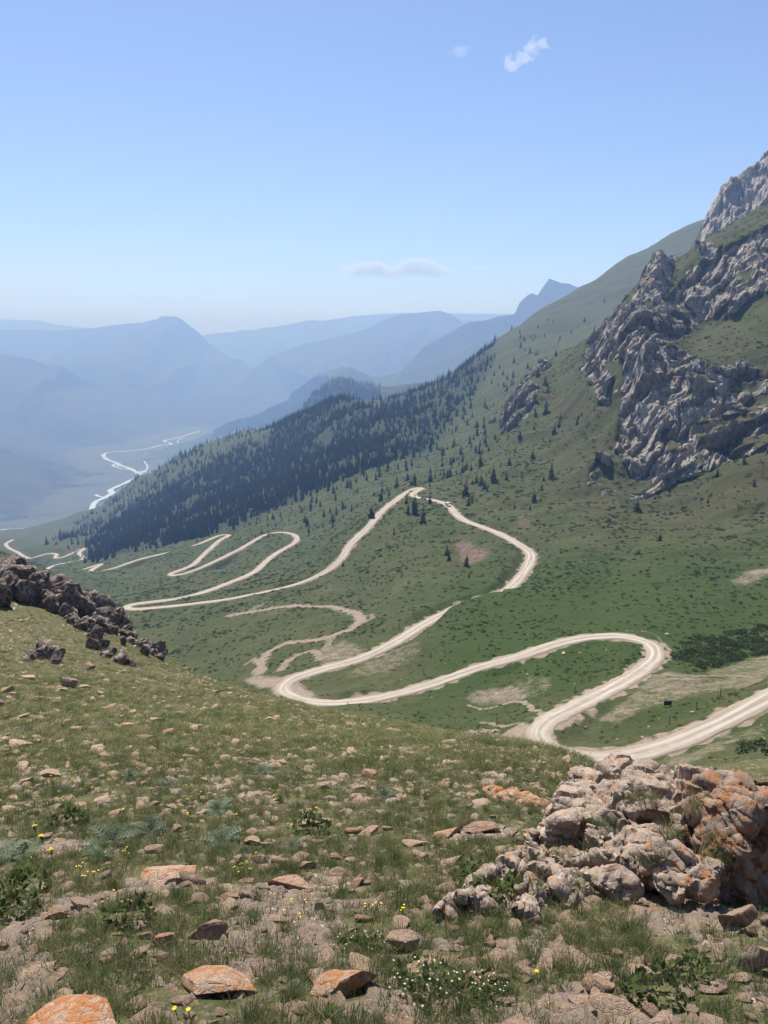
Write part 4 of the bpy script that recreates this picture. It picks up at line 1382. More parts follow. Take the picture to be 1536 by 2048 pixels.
B3 = [lump(1368,1738,4.55,66,54,60), lump(1340,1722,4.6,44,40,50), lump(1400,1752,4.45,44,40,50), lump(1350,1765,4.35,40,28,40)]
ob = link("boulder", blob_mesh("boulder", B3, .012, M_OUT))
roughen(ob.data, .34, .028, .15, .024, 12, .06)
ob.color = (.60, .12, 0, 1)
tag(ob, "rounded brown boulder at the foot of the lumpy outcrop, above a patch of bare soil", "boulder")

B4 = rib((1150,1676,5.5), (960,1815,4.35), 34, 22, 11) + rib((1185,1700,5.15), (1040,1830,4.2), 28, 19, 10) + rib((1120,1672,5.6), (895,1832,4.25), 20, 14, 12) + rib((1195,1745,4.75), (1130,1800,4.3), 26, 20, 4)
ob = link("rock_ribs", blob_mesh("rock_ribs", B4, .013, M_OUT))
roughen(ob.data, .38, .018, .16, .016, 17, .05, (.7, .3, -.6), .6)
ob.color = (.52, 0, 0, 1)
tag(ob, "sloping grey and orange ribs of rock running down left from the lumpy outcrop", "rock outcrop")

B5 = [lump(1040,1603,8.3,48,20,60), lump(1010,1595,8.6,36,14,50), lump(1070,1612,8.0,30,18,40), lump(1000,1606,8.3,26,12,40)]
ob = link("rock_outcrop", blob_mesh("rock_outcrop", B5, .018, M_OUT))
roughen(ob.data, .26, .035, .2, .04, 23)
ob.color = (.85, 0, 0, 1)
tag(ob, "low crumbled orange outcrop in the grass just left of the large lumpy one", "rock outcrop")

# ------------------------------------------------------------------ dark craggy rocks on the left brow
DB = []
for i in range(8):
    DB.append(facet_stone(300 + i, 4, 15, .95, .09, .5, .85))


def crag(label, spots, seed):
    rg = random.Random(seed)
    Vs, Fs, nb = [], [], 0
    for px, py, w, h in spots:
        g = ground_hit(px, py + h * .35, 30, 130)
        if g is None: continue
        k = (g[1] * CP - g[2] * SP) / FPX
        V, Fq = DB[rg.randrange(8)]
        a = rg.uniform(0, 6.28); ca, sa = math.cos(a), math.sin(a)
        R3 = np.array([[ca, -sa, 0], [sa, ca, 0], [0, 0, 1]])
        tl = rg.uniform(-.35, .35); ct, st = math.cos(tl), math.sin(tl)
        R4 = np.array([[ct, 0, st], [0, 1, 0], [-st, 0, ct]])
        W = V @ R3.T * np.array([w * .70, w * .70, h * .82]) * k @ R4.T
        W = W + np.array([g[0], g[1], g[2] + h * .42 * k])
        Vs.append(W); Fs.append(Fq + nb); nb += len(W)
    V = np.concatenate(Vs)
    # common roughness so the blocks weather as one
    V = V + .16 * np.stack([fbm3(V / 1.1, 3, .6, seed), fbm3(V / 1.1, 3, .6, seed + 5), fbm3(V / .9, 3, .6, seed + 9)], 1)
    org = V.mean(0); org[2] = V[:, 2].min()
    o = link("rock_outcrop", mesh_np("rock_outcrop", V - org, np.concatenate(Fs), True, M_DARK))
    o.location = org
    o.color = (.5, .12, 0, 1)
    return tag(o, label, "rock outcrop")


rg = random.Random(4)
main = [(10,1150,70,60),(45,1160,60,60),(80,1175,56,56),(110,1180,44,44),(60,1190,50,50),(135,1200,46,60),(150,1190,30,30),(165,1205,30,44),(95,1205,40,40),
        (185,1205,34,40),(175,1222,40,40),(205,1225,36,50),(225,1228,34,34),(215,1240,36,44),(240,1240,34,46),(250,1250,30,34),(275,1262,26,30),(285,1270,24,26),(300,1285,26,28),(312,1290,24,26),(320,1300,22,30),
        (30,1135,40,30),(70,1145,36,26),(100,1160,32,26),(125,1178,30,28),(15,1180,50,50),(35,1185,46,40),(120,1210,34,30),(195,1245,24,24),(262,1268,24,22),(290,1288,20,16)]
for i in range(85):
    t_ = rg.random(); x = 325 * t_; y = 1140 + 165 * t_ + rg.uniform(-24, 26) * (1 - .5 * t_)
    main.append((x, y, rg.uniform(10, 24), rg.uniform(10, 26)))
crag("long dark craggy outcrop along the brow of the near slope, above the left meadow", main, 31)
low = [(150,1240,30,22),(165,1250,32,22),(185,1255,24,30),(195,1275,30,36),(185,1290,24,22),(205,1290,24,20),(225,1302,22,18),(245,1318,32,24),(262,1328,18,12),(215,1310,18,12),(140,1235,20,12),(205,1262,18,14)]
for i in range(12):
    t_ = rg.random(); low.append((140 + 125 * t_, 1240 + 88 * t_ + rg.uniform(-8, 8), rg.uniform(6, 13), rg.uniform(6, 12)))
crag("broken band of dark rocks below the long craggy outcrop on the left slope", low, 37)
crag("dark jagged hump of rock on open grass, left of a single dark block", [(88,1300,40,30),(98,1308,40,32),(72,1312,30,16),(112,1320,26,22),(58,1318,18,10),(90,1290,22,16)], 41)
crag("dark rock standing at the left edge under the long craggy outcrop", [(4,1195,36,50),(16,1200,18,40),(-14,1195,36,46)], 43)

# ================================================================== VAN, POSTS, BIRD
def flat_mat(name, col, rough=.6, spec=.3, metal=0.0, vary=.12):
    s = NT(name)
    n = s.noise(s.coord(), 6, 3)
    s.bsdf(s.mix(s.ramp(n, [(.35, 0), (.65, 1)]), tuple(c * (1 - vary) for c in col), tuple(min(1, c * (1 + vary)) for c in col)), rough, spec, None, metal)
    return s.m


def bm_obj(name, bm, mat, parent=None, smooth=False):
    me = bpy.data.meshes.new(name)
    bm.to_mesh(me); bm.free()
    if smooth:
        for p in me.polygons: p.use_smooth = True
    me.materials.append(mat)
    return link(name, me, parent)


def add_box(bm, c, sz, bevel=0.0, rot=None):
    M = Matrix.Translation(Vector(c)) @ (rot.to_4x4() if rot else Matrix()) @ Matrix.Diagonal((*sz, 1))
    r = bmesh.ops.create_cube(bm, size=1.0, matrix=M)
    if bevel:
        es = list({e for v in r["verts"] for e in v.link_edges})
        bmesh.ops.bevel(bm, geom=es, offset=bevel, segments=2, affect='EDGES')


def add_cyl(bm, a, b, r0, r1=None, seg=12):
    a, b = Vector(a), Vector(b)
    d = b - a
    M = Matrix.Translation((a + b) / 2) @ d.to_track_quat('Z', 'Y').to_matrix().to_4x4()
    bmesh.ops.create_cone(bm, cap_ends=True, segments=seg, radius1=r0, radius2=r0 if r1 is None else r1, depth=d.length, matrix=M)


M_WHITE = flat_mat("silver_paint", (.62, .63, .64), .3, .5)
M_GLASS = flat_mat("dark_glass", (.012, .014, .018), .08, .6)
M_RUB = flat_mat("black_rubber", (.02, .02, .02), .8, .2)
M_LAMP = flat_mat("lamp_glass", (.8, .8, .78), .1, .6)
M_CONC = flat_mat("post_concrete", (.36, .345, .32), .9, .1)
M_DARKB = flat_mat("dark_board", (.035, .032, .03), .8, .15)

van = bpy.data.objects.new("van", None); COL.objects.link(van)
# x across, y towards the back of the van, front at y = 0
prof = [(0.0, .45), (0.02, .95), (.55, 1.12), (.95, 1.22), (1.65, 1.98), (2.0, 2.05), (4.5, 2.05), (4.75, 1.9), (4.8, .6), (4.75, .38), (.1, .36)]
bm = bmesh.new()
vl = [bm.verts.new((-.93, y, z)) for y, z in prof]; vr = [bm.verts.new((.93, y, z)) for y, z in prof]
bm.faces.new(vl); bm.faces.new(vr[::-1])
for i in range(len(prof)):
    j = (i + 1) % len(prof)
    bm.faces.new((vl[i], vr[i], vr[j], vl[j]))
bmesh.ops.recalc_face_normals(bm, faces=bm.faces)
bmesh.ops.bevel(bm, geom=[e for e in bm.edges], offset=.06, segments=2, affect='EDGES')
bm_obj("body", bm, M_WHITE, van)
bm = bmesh.new(); add_box(bm, (0, 1.29, 1.61), (1.66, .03, .86), .01, Matrix.Rotation(-math.atan2(.7, .76), 3, 'X')); bm_obj("windscreen", bm, M_GLASS, van)
for sx in (-1, 1):
    bm = bmesh.new(); add_box(bm, (sx * .945, 2.95, 1.58), (.02, 2.7, .55), .008); bm_obj("window", bm, M_GLASS, van)
    bm = bmesh.new(); add_box(bm, (sx * .68, -.01, .88), (.36, .06, .18), .02); bm_obj("headlight", bm, M_LAMP, van)
    bm = bmesh.new(); add_box(bm, (sx * 1.05, 1.05, 1.28), (.18, .1, .22), .03); bm_obj("mirror", bm, M_RUB, van)
    for yy in (.95, 3.85):
        bm = bmesh.new(); add_cyl(bm, (sx * .74, yy, .34), (sx * .95, yy, .34), .34, seg=20); w_ = bm_obj("wheel", bm, M_RUB, van)
        bm = bmesh.new(); add_cyl(bm, (sx * .951, yy, .34), (sx * .965, yy, .34), .2, seg=16); bm_obj("rim", bm, M_WHITE, w_)
bm = bmesh.new(); add_box(bm, (0, -.03, .52), (1.84, .14, .3), .04); bm_obj("bumper", bm, M_RUB, van)
bm = bmesh.new(); add_box(bm, (0, -.005, .80), (.9, .05, .16), .015); bm_obj("grille", bm, M_RUB, van)
RC, RT = ROADLINES["road"]
kv = int(np.argmin(np.hypot(RC[:, 0] - pt(900, 1018, 452)[0], RC[:, 1] - 452)))
van.location = (RC[kv, 0] - .5, RC[kv, 1], RC[kv, 2] + .22)
tv = -RT[kv]
van.rotation_euler = (0, 0, math.atan2(RT[kv, 1], RT[kv, 0]) - math.pi / 2 + .25)
tag(van, "silver grey van driving up the dirt road high on the mountainside", "van")

bm = bmesh.new(); add_box(bm, (0, 0, .45), (.20, .20, 1.5), .03); post_me = bpy.data.meshes.new("road_post"); bm.to_mesh(post_me); bm.free(); post_me.materials.append(M_CONC)
bm = bmesh.new(); add_box(bm, (0, 0, 1.245), (.22, .22, .09), .02); cap_me = bpy.data.meshes.new("cap"); bm.to_mesh(cap_me); bm.free(); cap_me.materials.append(M_DARKB)
posts = [(991,1303,"short post beside pale rubble above the upper bend"),(848,1350,"short post on the outer bank of the middle bend"),(1113,1271,"short post at the top edge of the curved bend"),
         (1151,1388,"short post on grass inside the big bend"),(993,1451,"short post behind the low mound of earth"),(1338,1449,"short post near the road running off to the right"),
         (1440,1394,"short post by the gravel wash at the right"),(1393,1420,"short pale post beside a pale boulder"),(799,1256,"short post above the road disappearing behind the knoll"),
         (735,1290,"short post beside the old overgrown track"),(1237,1322,"short post inside the curve of the topmost near bend"),(958,1300,"short post standing over the middle road")]
for px, py, lb in posts:
    g = ground_hit(px, py)
    if g is None: continue
    o = link("road_post", post_me); o.location = g; o.rotation_euler = (random.uniform(-.08, .08), random.uniform(-.08, .08), random.uniform(0, 3))
    c = link("cap", cap_me, o)
    tag(o, lb, "post", "posts along the dirt road")
g = ground_hit(1335, 1415)
sg = bpy.data.objects.new("sign_board", None); COL.objects.link(sg); sg.location = g
bm = bmesh.new(); add_box(bm, (0, 0, .62), (1.25, .06, .75), .02); bm_obj("panel", bm, M_DARKB, sg)
for sx in (-.45, .45):
    bm = bmesh.new(); add_cyl(bm, (sx, .05, -.3), (sx, .05, .3), .04); bm_obj("leg", bm, M_CONC, sg)
tag(sg, "small dark blank board on the grass between the two nearest roads", "sign")

# bird: body with two swept wings
bm = bmesh.new()
bmesh.ops.create_uvsphere(bm, u_segments=10, v_segments=8, radius=1, matrix=Matrix.Diagonal((.09, .28, .08, 1)))
bd = bm_obj("bird", bm, M_DARKB, None, True)
for s_ in (-1, 1):
    bm = bmesh.new()
    pts_ = [(0, .14, .03), (.35, .2, .12), (.75, .02, .2), (.95, -.18, .2), (.6, -.12, .14), (.3, -.12, .08), (0, -.12, .02)]
    v1 = [bm.verts.new((s_ * x, y, z)) for x, y, z in pts_]; v2 = [bm.verts.new((s_ * x, y, z - .025)) for x, y, z in pts_]
    bm.faces.new(v1); bm.faces.new(v2[::-1])
    for i in range(7): bm.faces.new((v1[i], v2[i], v2[(i + 1) % 7], v1[(i + 1) % 7]))
    bmesh.ops.recalc_face_normals(bm, faces=bm.faces)
    bm_obj("wing", bm, M_DARKB, bd)
bm = bmesh.new(); add_box(bm, (0, -.36, 0), (.14, .24, .025), .01); bm_obj("tail", bm, M_DARKB, bd)
bd.location = pt(1251, 389, 620); bd.rotation_euler = (.3, .35, .9)
tag(bd, "tiny dark bird soaring in the open sky left of the highest crag", "bird")

# low mound of earth by the bend, pale boulders near the roads
def place_boulder(px, py, w, h, lb, dark=0., mat=None):
    return put_boulder(px, py, w, h, lb, dark)


def put_boulder(px, py, w, h, lb, dark=0.0, lich=.1, grp="pale boulders lying near the roads"):
    g = ground_hit(px, py + h * .3, 30.0)
    if g is None: return
    k = (g[1] * CP - g[2] * SP) / FPX
    o = link("boulder", STONES[random.choice([2, 4, 8, 12])])
    o.scale = (w * k * .55, w * k * .5, max(h * k * .7, w * k * .3)); o.location = Vector(g) + Vector((0, 0, h * k * .15))
    o.rotation_euler = (random.uniform(-.2, .2), random.uniform(-.2, .2), random.uniform(0, 6))
    o.color = (lich, dark, 0, 1)
    tag(o, lb, "boulder", grp)


put_boulder(1333, 1268, 9, 7, "white boulder in the green scrub right of the curved bend")
put_boulder(1128, 1307, 13, 8, "pale boulder on the grass under the curved bend")
put_boulder(1160, 1306, 12, 6, "dark boulder on the grass under the curved bend", .7)
put_boulder(1383, 1425, 11, 8, "grey boulder beside a short post near the right road", .3)
put_boulder(1212, 1279 + 20, 6, 4, "small pale boulder inside the topmost bend")
put_boulder(1055, 1350, 6, 4, "small pale boulder below the middle road")
put_boulder(1234, 1479, 7, 5, "small pale stone on the grass between the two nearest roads")
put_boulder(1285, 1474, 7, 4, "flat pale stone on grass near the right road")
put_boulder(1170, 1455, 6, 5, "small stone on the grass inside the lowest bend")
put_boulder(1297, 1453, 6, 4, "pale little stone below the dark board")
put_boulder(660, 1434 - 10, 9, 5, "dark little stone at the lower edge of the middle bend", .8)
for q in [(370,1336,14,10),(378,1338,12,12),(358,1332,12,6),(350,1328,9,5),(384,1342,7,5)]:
    put_boulder(*q, "dark stone in a small heap right of the dark rock band", .8, .1, "heap of dark stones on the left slope")
rb = random.Random(3)
for i in range(60):
    px, py = rb.choice([(rb.uniform(960, 1300), rb.uniform(1300, 1440)), (rb.uniform(1150, 1400), rb.uniform(1400, 1500)), (rb.uniform(1380, 1536), rb.uniform(1440, 1540)), (rb.uniform(300, 620), rb.uniform(1225, 1330)), (rb.uniform(640, 960), rb.uniform(1310, 1400))])
    put_boulder(px, py, rb.uniform(2.5, 5), rb.uniform(2, 3.5), "little pale stone dotted over the grass near the roads", rb.uniform(0, .3), .1, "little pale stones dotted around the road bends")

bm = bmesh.new()
MD = blob_mesh("earth_mound", [((-2.2, 0, 0), (3.2, 2.2, 1.1), Matrix()), ((.8, .3, .1), (2.6, 2, 1.25), Matrix()), ((3.2, .2, -.1), (2.2, 1.7, .8), Matrix())], .12, M_ROAD)
bm.free()
roughen(MD, 1.2, .12, .7, .18, 5)
sE = NT("stony_earth"); cE = sE.coord(); nE = sE.noise(cE, 2.2, 5, .7)
sE.bsdf(sE.mix(sE.ramp(nE, [(.38, 0), (.62, 1)]), (.15, .115, .085), (.33, .265, .21)), .95, .08, sE.bump(sE.noise(cE, 7, 4, .7), .8, .15))
MD.materials.clear(); MD.materials.append(sE.m)
g = ground_hit(975, 1472)
o = link("earth_mound", MD); o.location = g; o.scale = (.85, .8, .7)
tag(o, "low brown mound of stony earth left of the lowest road bend", "mound")

# ================================================================== PLANTS
def mat_leaf(name, a, b, tip=None, trans=.3, scale=1.0, var=.35):
    s = NT(name)
    oi = s.n("ShaderNodeObjectInfo")
    h = s.attr("h"); t_ = s.attr("tint")
    col = s.mix(t_, a, b)
    if tip: col = s.mix(s.ramp(h, [(.35, 0), (1, 1)]), col, s.mix(.5, col, tip))
    v = s.math('ADD', s.math('MULTIPLY', oi.outputs["Random"], var * 2), 1 - var)
    col = s.mix(1.0, col, s.n("ShaderNodeCombineColor").outputs[0], 'MIX') if False else col
    sc = s.n("ShaderNodeVectorMath", operation='SCALE'); s.l(col, sc.inputs[0]); s.l(v, sc.inputs["Scale"])
    d = s.n("ShaderNodeBsdfDiffuse"); s.l(sc.outputs[0], d.inputs[0])
    tr = s.n("ShaderNodeBsdfTranslucent"); s.l(sc.outputs[0], tr.inputs[0])
    mx = s.n("ShaderNodeMixShader"); mx.inputs[0].default_value = trans
    s.l(d.outputs[0], mx.inputs[1]); s.l(tr.outputs[0], mx.inputs[2])
    s.l(mx.outputs[0], s.out.inputs[0])
    return s.m


def tri_mesh(name, V, Fq, mat, h=None, tint=None, smooth=False):
    me = mesh_np(name, np.array(V), np.array(Fq), smooth, mat)
    if h is not None: attr(me, "h", h)
    if tint is not None: attr(me, "tint", tint)
    return me


M_NEEDLE = mat_leaf("spruce_needles", (.020, .037, .019), (.044, .064, .028), None, .18, 1, .45)
M_BARK = flat_mat("spruce_bark", (.10, .075, .055), .9, .1)


def spruce(seed, H=10.0, W=2.1, levels=13, nb=8, sparse=0.0):
    rg = np.random.default_rng(seed)
    V, Fq, T = [], [], []
    for L in range(levels):
        f = L / (levels - 1)
        z = H * (.07 + .90 * f)
        reach = W * (1 - f) ** .85 * rg.uniform(.8, 1.15) + .12
        n = max(4, int(nb * (1 - .45 * f)))
        a0 = rg.uniform(0, 6.28)
        for b in range(n):
            if rg.random() < sparse: continue
            a = a0 + 6.283 * b / n + rg.uniform(-.25, .25)
            r = reach * rg.uniform(.65, 1.15)
            dz = -r * rg.uniform(.25, .5)
            d = np.array([math.cos(a), math.sin(a), 0]); s_ = np.array([-d[1], d[0], 0])
            w = r * rg.uniform(.28, .42)
            zz = z + rg.uniform(-.2, .2)
            base = np.array([0, 0, zz]); tip = base + d * r + [0, 0, dz]
            mid = base + d * r * .55 + [0, 0, dz * .35 + .08 * r]
            i = len(V)
            V += [base, mid + s_ * w - [0, 0, .16 * r], tip, mid - s_ * w - [0, 0, .16 * r], mid + [0, 0, .10 * r]]
            Fq += [(i, i + 1, i + 4), (i + 1, i + 2, i + 4), (i + 2, i + 3, i + 4), (i + 3, i, i + 4)]
            T += [rg.random()] * 5
            # hanging twigs under the branch
            i = len(V)
            V += [mid + s_ * w * .6, tip, mid - [0, 0, .42 * r]]
            Fq += [(i, i + 1, i + 2)]; T += [rg.random() * .5] * 3
    i = len(V)
    V += [np.array([.09, 0, H * .9]), np.array([-.09, .05, H * .9]), np.array([0, -.09, H * .9]), np.array([0, 0, H])]
    Fq += [(i, i + 1, i + 3), (i + 1, i + 2, i + 3), (i + 2, i, i + 3)]; T += [.4] * 4
    return V, Fq, T


def trunk_bm(H):
    bm = bmesh.new(); add_cyl(bm, (0, 0, -.5), (0, 0, H * .93), H * .018, .02, 7); return bm


CROWNS, TRUNKS, WHOLE = [], [], []
for i in range(5):
    H = 10.0
    V, Fq, T = spruce(40 + i, H, [2.0, 1.75, 2.3, 1.9, 2.5][i], [14, 15, 13, 14, 12][i], 9, [0, .08, .05, .15, .1][i])
    CROWNS.append(tri_mesh("crown", V, Fq, M_NEEDLE, np.zeros(len(V)), np.array(T)))
    bm = trunk_bm(H); me = bpy.data.meshes.new("trunk"); bm.to_mesh(me); bm.free(); me.materials.append(M_BARK); TRUNKS.append(me)
    # crown and trunk in one mesh for the ones too small to show parts
    bm = bmesh.new(); bm.from_mesh(CROWNS[-1]); k0 = len(bm.faces); bm.from_mesh(me)
    bm.faces.ensure_lookup_table()
    for f in bm.faces[k0:]: f.material_index = 1
    w_ = bpy.data.meshes.new("spruce_tree"); bm.to_mesh(w_); bm.free(); w_.materials.append(M_NEEDLE); w_.materials.append(M_BARK); WHOLE.append(w_)

TREES = [(1018,932,21),(1013,959,19),(1065,917,19),(1108,870,24),(990,880,14),(1118,855,17),(1100,885,13),(1087,964,14),(1084,981,14),(1068,1004,25),(1060,1021,16),(1029,1016,12),(998,1041,11),
 (944,1007,16),(908,1005,9),(933,987,9),(953,966,20),(962,971,24),(969,979,20),(974,983,15),(945,969,13),(979,947,12),(973,953,10),(894,1111,26),(898,1121,22),(933,1133,28),(938,1157,15),(902,1165,9),
 (788,1071,14),(1274,1022,23),(1320,1082,17),(1429,1059,7),(1416,1007,15),(1434,955,26),(1488,929,24),(1508,975,20),(860,974,13),(815,962,21),(793,975,26),(778,992,15),(888,950,16),(870,956,12),
 (925,924,20),(918,930,11),(995,886,12),(947,880,14),(952,907,16),(959,907,12),(953,867,14),(904,937,12),(881,950,10),(861,946,16),(854,920,12),(884,921,10),(880,902,12),(888,904,10),(1001,934,11),
 (1154,850,20),(524,1067,15),(511,1075,10),(505,1073,8),(481,1077,9),(537,1074,9),(456,1088,6),(442,1107,7),(465,1101,5),(367,1125,9),(379,1157,6),(616,1130,11),(686,1134,15),(617,1074,9),(602,1057,7),
 (649,1065,9),(665,1057,7),(660,1048,9),(687,1036,11),(560,1080,6),(551,1054,9),(513,1049,11),(520,1047,9),(499,1051,9),(489,1054,7),(535,1040,13),(549,1037,8),(578,1042,7),(435,1054,9),(420,1074,8),(416,1068,6),(429,1061,6),(405,1080,7),
 (1383,1195,10),(1477,762+4,10),(1468,640,8),(1210,810,14),(1157,838,12),(1163,835,12),(1180,800,9),(1210,520+290,8),(1120,780+60,12),(1068,800+60,10),(1030,905,11),(1040,760+125,9)]
BUSH = {(1320,1082,17),(1274,1022,23)}
rt = random.Random(9)
# loose trees of the open slope, chosen on the ground and thinned with distance from the wood's edge
extra = []
while len(extra) < 230:
    px, py = rt.uniform(440, 1130), rt.uniform(640, 1060)
    line = 1062 - (px - 420) * .42                 # lower edge of the wood
    top = 1000 - (px - 420) * .62                  # crest, roughly
    d = py - line
    if py < top + 20: continue
    if px < 700 and d < -10: continue
    p = .35 if -60 < d < 30 else .12 if d < 90 else .03
    if d < -60: p = .28
    if px > 960: p *= .6
    if rt.random() > p: continue
    extra.append((px, py, None))
n_t = 0
for q in TREES + extra:
    if n_t >= 300: break
    px, py, hp = q
    g = ground_hit(px, py)
    if g is None or g[1] > 2100: continue
    k = (g[1] * CP - g[2] * SP) / FPX
    H = hp * k * 1.06 if hp else rt.uniform(5.5, 13)
    v = rt.randrange(5)
    s_ = H / 10
    wide = rt.uniform(.85, 1.2) * (1.5 if (px, py, hp) in BUSH else 1)
    if H / k >= 13:
        t_ = bpy.data.objects.new("spruce_tree", None); COL.objects.link(t_)
        link("crown", CROWNS[v], t_); link("trunk", TRUNKS[v], t_)
    else:
        t_ = link("spruce_tree", WHOLE[v])
    t_.location = g - np.array([0, 0, .15]); t_.scale = (s_ * wide, s_ * wide, s_); t_.rotation_euler = (rt.uniform(-.04, .04), rt.uniform(-.04, .04), rt.uniform(0, 6.28))
    lb = {(933,1133,28): "broad spruce at the foot of the red scree patch", (894,1111,26): "taller of two spruces touching each other left of the red scree", (898,1121,22): "lower of two spruces touching each other left of the red scree",
          (1068,1004,25): "thick dark spruce above the red patch over the upper road", (1434,955,26): "spruce just below the foot of the grey cliff", (1488,929,24): "highest spruce standing against the cliff foot at the right",
          (1274,1022,23): "spruce at the lowest tip of the cliff", (1508,975,20): "spruce on bare slope near the right edge under the cliff", (686,1134,15): "spruce beside the road descending to the left hairpin",
          (524,1067,15): "dark spruce just above the rounded loop of the far road", (953,966,20): None}.get((px, py, hp))
    tag(t_, lb or "dark green spruce standing loose on the open mountainside", "tree", "spruces scattered over the green mountainside")
    n_t += 1

# dense wood: one mass
def instancer(name, pts_xyz, scl, rotz, kinds, protos, kind="stuff", tiltv=None):
    me = bpy.data.meshes.new(name)
    me.vertices.add(len(pts_xyz))
    me.vertices.foreach_set("co", np.ascontiguousarray(pts_xyz, np.float32).ravel())
    a = me.attributes.new("scl", 'FLOAT_VECTOR', 'POINT'); a.data.foreach_set("vector", np.ascontiguousarray(scl, np.float32).ravel())
    rot = np.zeros((len(pts_xyz), 3), np.float32); rot[:, 2] = rotz
    if tiltv is not None: rot[:, :2] = tiltv
    a = me.attributes.new("rot", 'FLOAT_VECTOR', 'POINT'); a.data.foreach_set("vector", rot.ravel())
    a = me.attributes.new("which", 'INT', 'POINT'); a.data.foreach_set("value", np.ascontiguousarray(kinds, np.int32))
    me.update()
    o = link(name, me)
    gt = bpy.data.node_groups.new(name + "_scatter", 'GeometryNodeTree')
    gt.interface.new_socket("Geometry", in_out='INPUT', socket_type='NodeSocketGeometry')
    gt.interface.new_socket("Geometry", in_out='OUTPUT', socket_type='NodeSocketGeometry')
    gi = gt.nodes.new("NodeGroupInput"); go = gt.nodes.new("NodeGroupOutput")
    def na(nm, tp):
        nd = gt.nodes.new("GeometryNodeInputNamedAttribute"); nd.data_type = tp; nd.inputs[0].default_value = nm
        return nd.outputs[0]
    sc_, ro_, wh = na("scl", 'FLOAT_VECTOR'), na("rot", 'FLOAT_VECTOR'), na("which", 'INT')
    jn = gt.nodes.new("GeometryNodeJoinGeometry")
    for k, pm in enumerate(protos):
        po = bpy.data.objects.new(name + "_source", pm)
        oi = gt.nodes.new("GeometryNodeObjectInfo"); oi.inputs[0].default_value = po
        cm = gt.nodes.new("FunctionNodeCompare"); cm.data_type = 'INT'; cm.operation = 'EQUAL'
        gt.links.new(wh, cm.inputs[2]); cm.inputs[3].default_value = k
        ip = gt.nodes.new("GeometryNodeInstanceOnPoints")
        gt.links.new(gi.outputs[0], ip.inputs["Points"]); gt.links.new(cm.outputs[0], ip.inputs["Selection"])
        gt.links.new(oi.outputs["Geometry"], ip.inputs["Instance"]); gt.links.new(ro_, ip.inputs["Rotation"]); gt.links.new(sc_, ip.inputs["Scale"])
        gt.links.new(ip.outputs[0], jn.inputs[0])
    gt.links.new(jn.outputs[0], go.inputs[0])
    md = o.modifiers.new("scatter", 'NODES'); md.node_group = gt
    o["kind"] = kind
    return o


def sample_ground(weight, n, rg, dmin=0):
    """n random points on the ground, weight per grid cell (fine columns only)"""
    area = (RR ** 2)[None] * np.gradient(VV)[None] * np.ones((NF, 1))
    w = (weight * area).ravel()
    c = np.cumsum(w)
    if dmin: n = int(min(n, c[-1] / dmin))       # never more than one to dmin square metres
    k = np.searchsorted(c, rg.uniform(0, c[-1], n))
    i, j = np.unravel_index(np.clip(k, 0, NF * NV - 1), (NF, NV))
    th = th_f[i] + rg.uniform(-.5, .5, n) * (th_f[1] - th_f[0])
    r = RR[j] * np.exp(rg.uniform(-.5, .5, n) * np.gradient(VV)[j])
    x, y = np.sin(th) * r, np.cos(th) * r
    return np.stack([x, y, z_at(x, y)], 1), i, j


rg = np.random.default_rng(77)
fw = FOREST[:NF].copy()
cl = noise2(X[:NF] / 70, Y[:NF] / 70, 51) + .5 * noise2(X[:NF] / 24, Y[:NF] / 24, 52)
dens = np.where(MX[:NF] < 600, 1.0, np.clip(1.0 - (MX[:NF] - 600) / 400, .25, 1)) * np.clip(.75 + 1.0 * cl, .06, 1.6)
fw = fw * dens * (SRC[:NF] == -1)
P, i_, j_ = sample_ground(fw, 11000, rg, 30)
n = len(P); H = rg.uniform(5.5, 19, n) * (1 - .3 * rg.random(n))
s3 = np.stack([H / 10 * rg.uniform(.7, 1.0, n), H / 10 * rg.uniform(.7, 1.0, n), H / 10], 1)
P[:, 2] -= .3
tag(instancer("spruce_forest", P, s3, rg.uniform(0, 6.28, n), rg.integers(0, 5, n), WHOLE), "dense dark spruce wood on the flank of the nearer spur", "forest")
fw = FOREST[:NF] * (SRC[:NF] > 0) * np.clip(.8 + cl, .1, 1.6)
P, i_, j_ = sample_ground(fw, 9000, rg, 60)
n = len(P); H = rg.uniform(14, 26, n)
s3 = np.stack([H / 10 * .95, H / 10 * .95, H / 10], 1)
tag(instancer("spruce_forest", P, s3, rg.uniform(0, 6.28, n), rg.integers(0, 5, n), WHOLE), "hazy blue spruce wood on the farther spur", "forest")
# thin scatter on the open mountainside beyond the 300 single trees
open_ = (SRC[:NF] == -1) & (RR[None] > 560) & (RR[None] < 2100) & (FOREST[:NF] < .5) & (ROCK[:NF] < .3) & (DROAD[:NF] > 4) & (PY[:NF] < 1080) & (PX[:NF] > 380)
ow = open_ * np.clip(.02 + .5 * np.clip(cl, 0, 2), 0, 1) * np.exp(-np.clip((PX[:NF] - 900) / 120, 0, 9))
P, i_, j_ = sample_ground(ow, 420, rg, 60)
n = len(P); H = rg.uniform(4, 11, n)
s3 = np.stack([H / 10, H / 10, H / 10], 1)
tag(instancer("spruce_scatter", P, s3, rg.uniform(0, 6.28, n), rg.integers(0, 5, n), WHOLE), "sparse young spruces thinning out of the wood across the far slope", "forest")

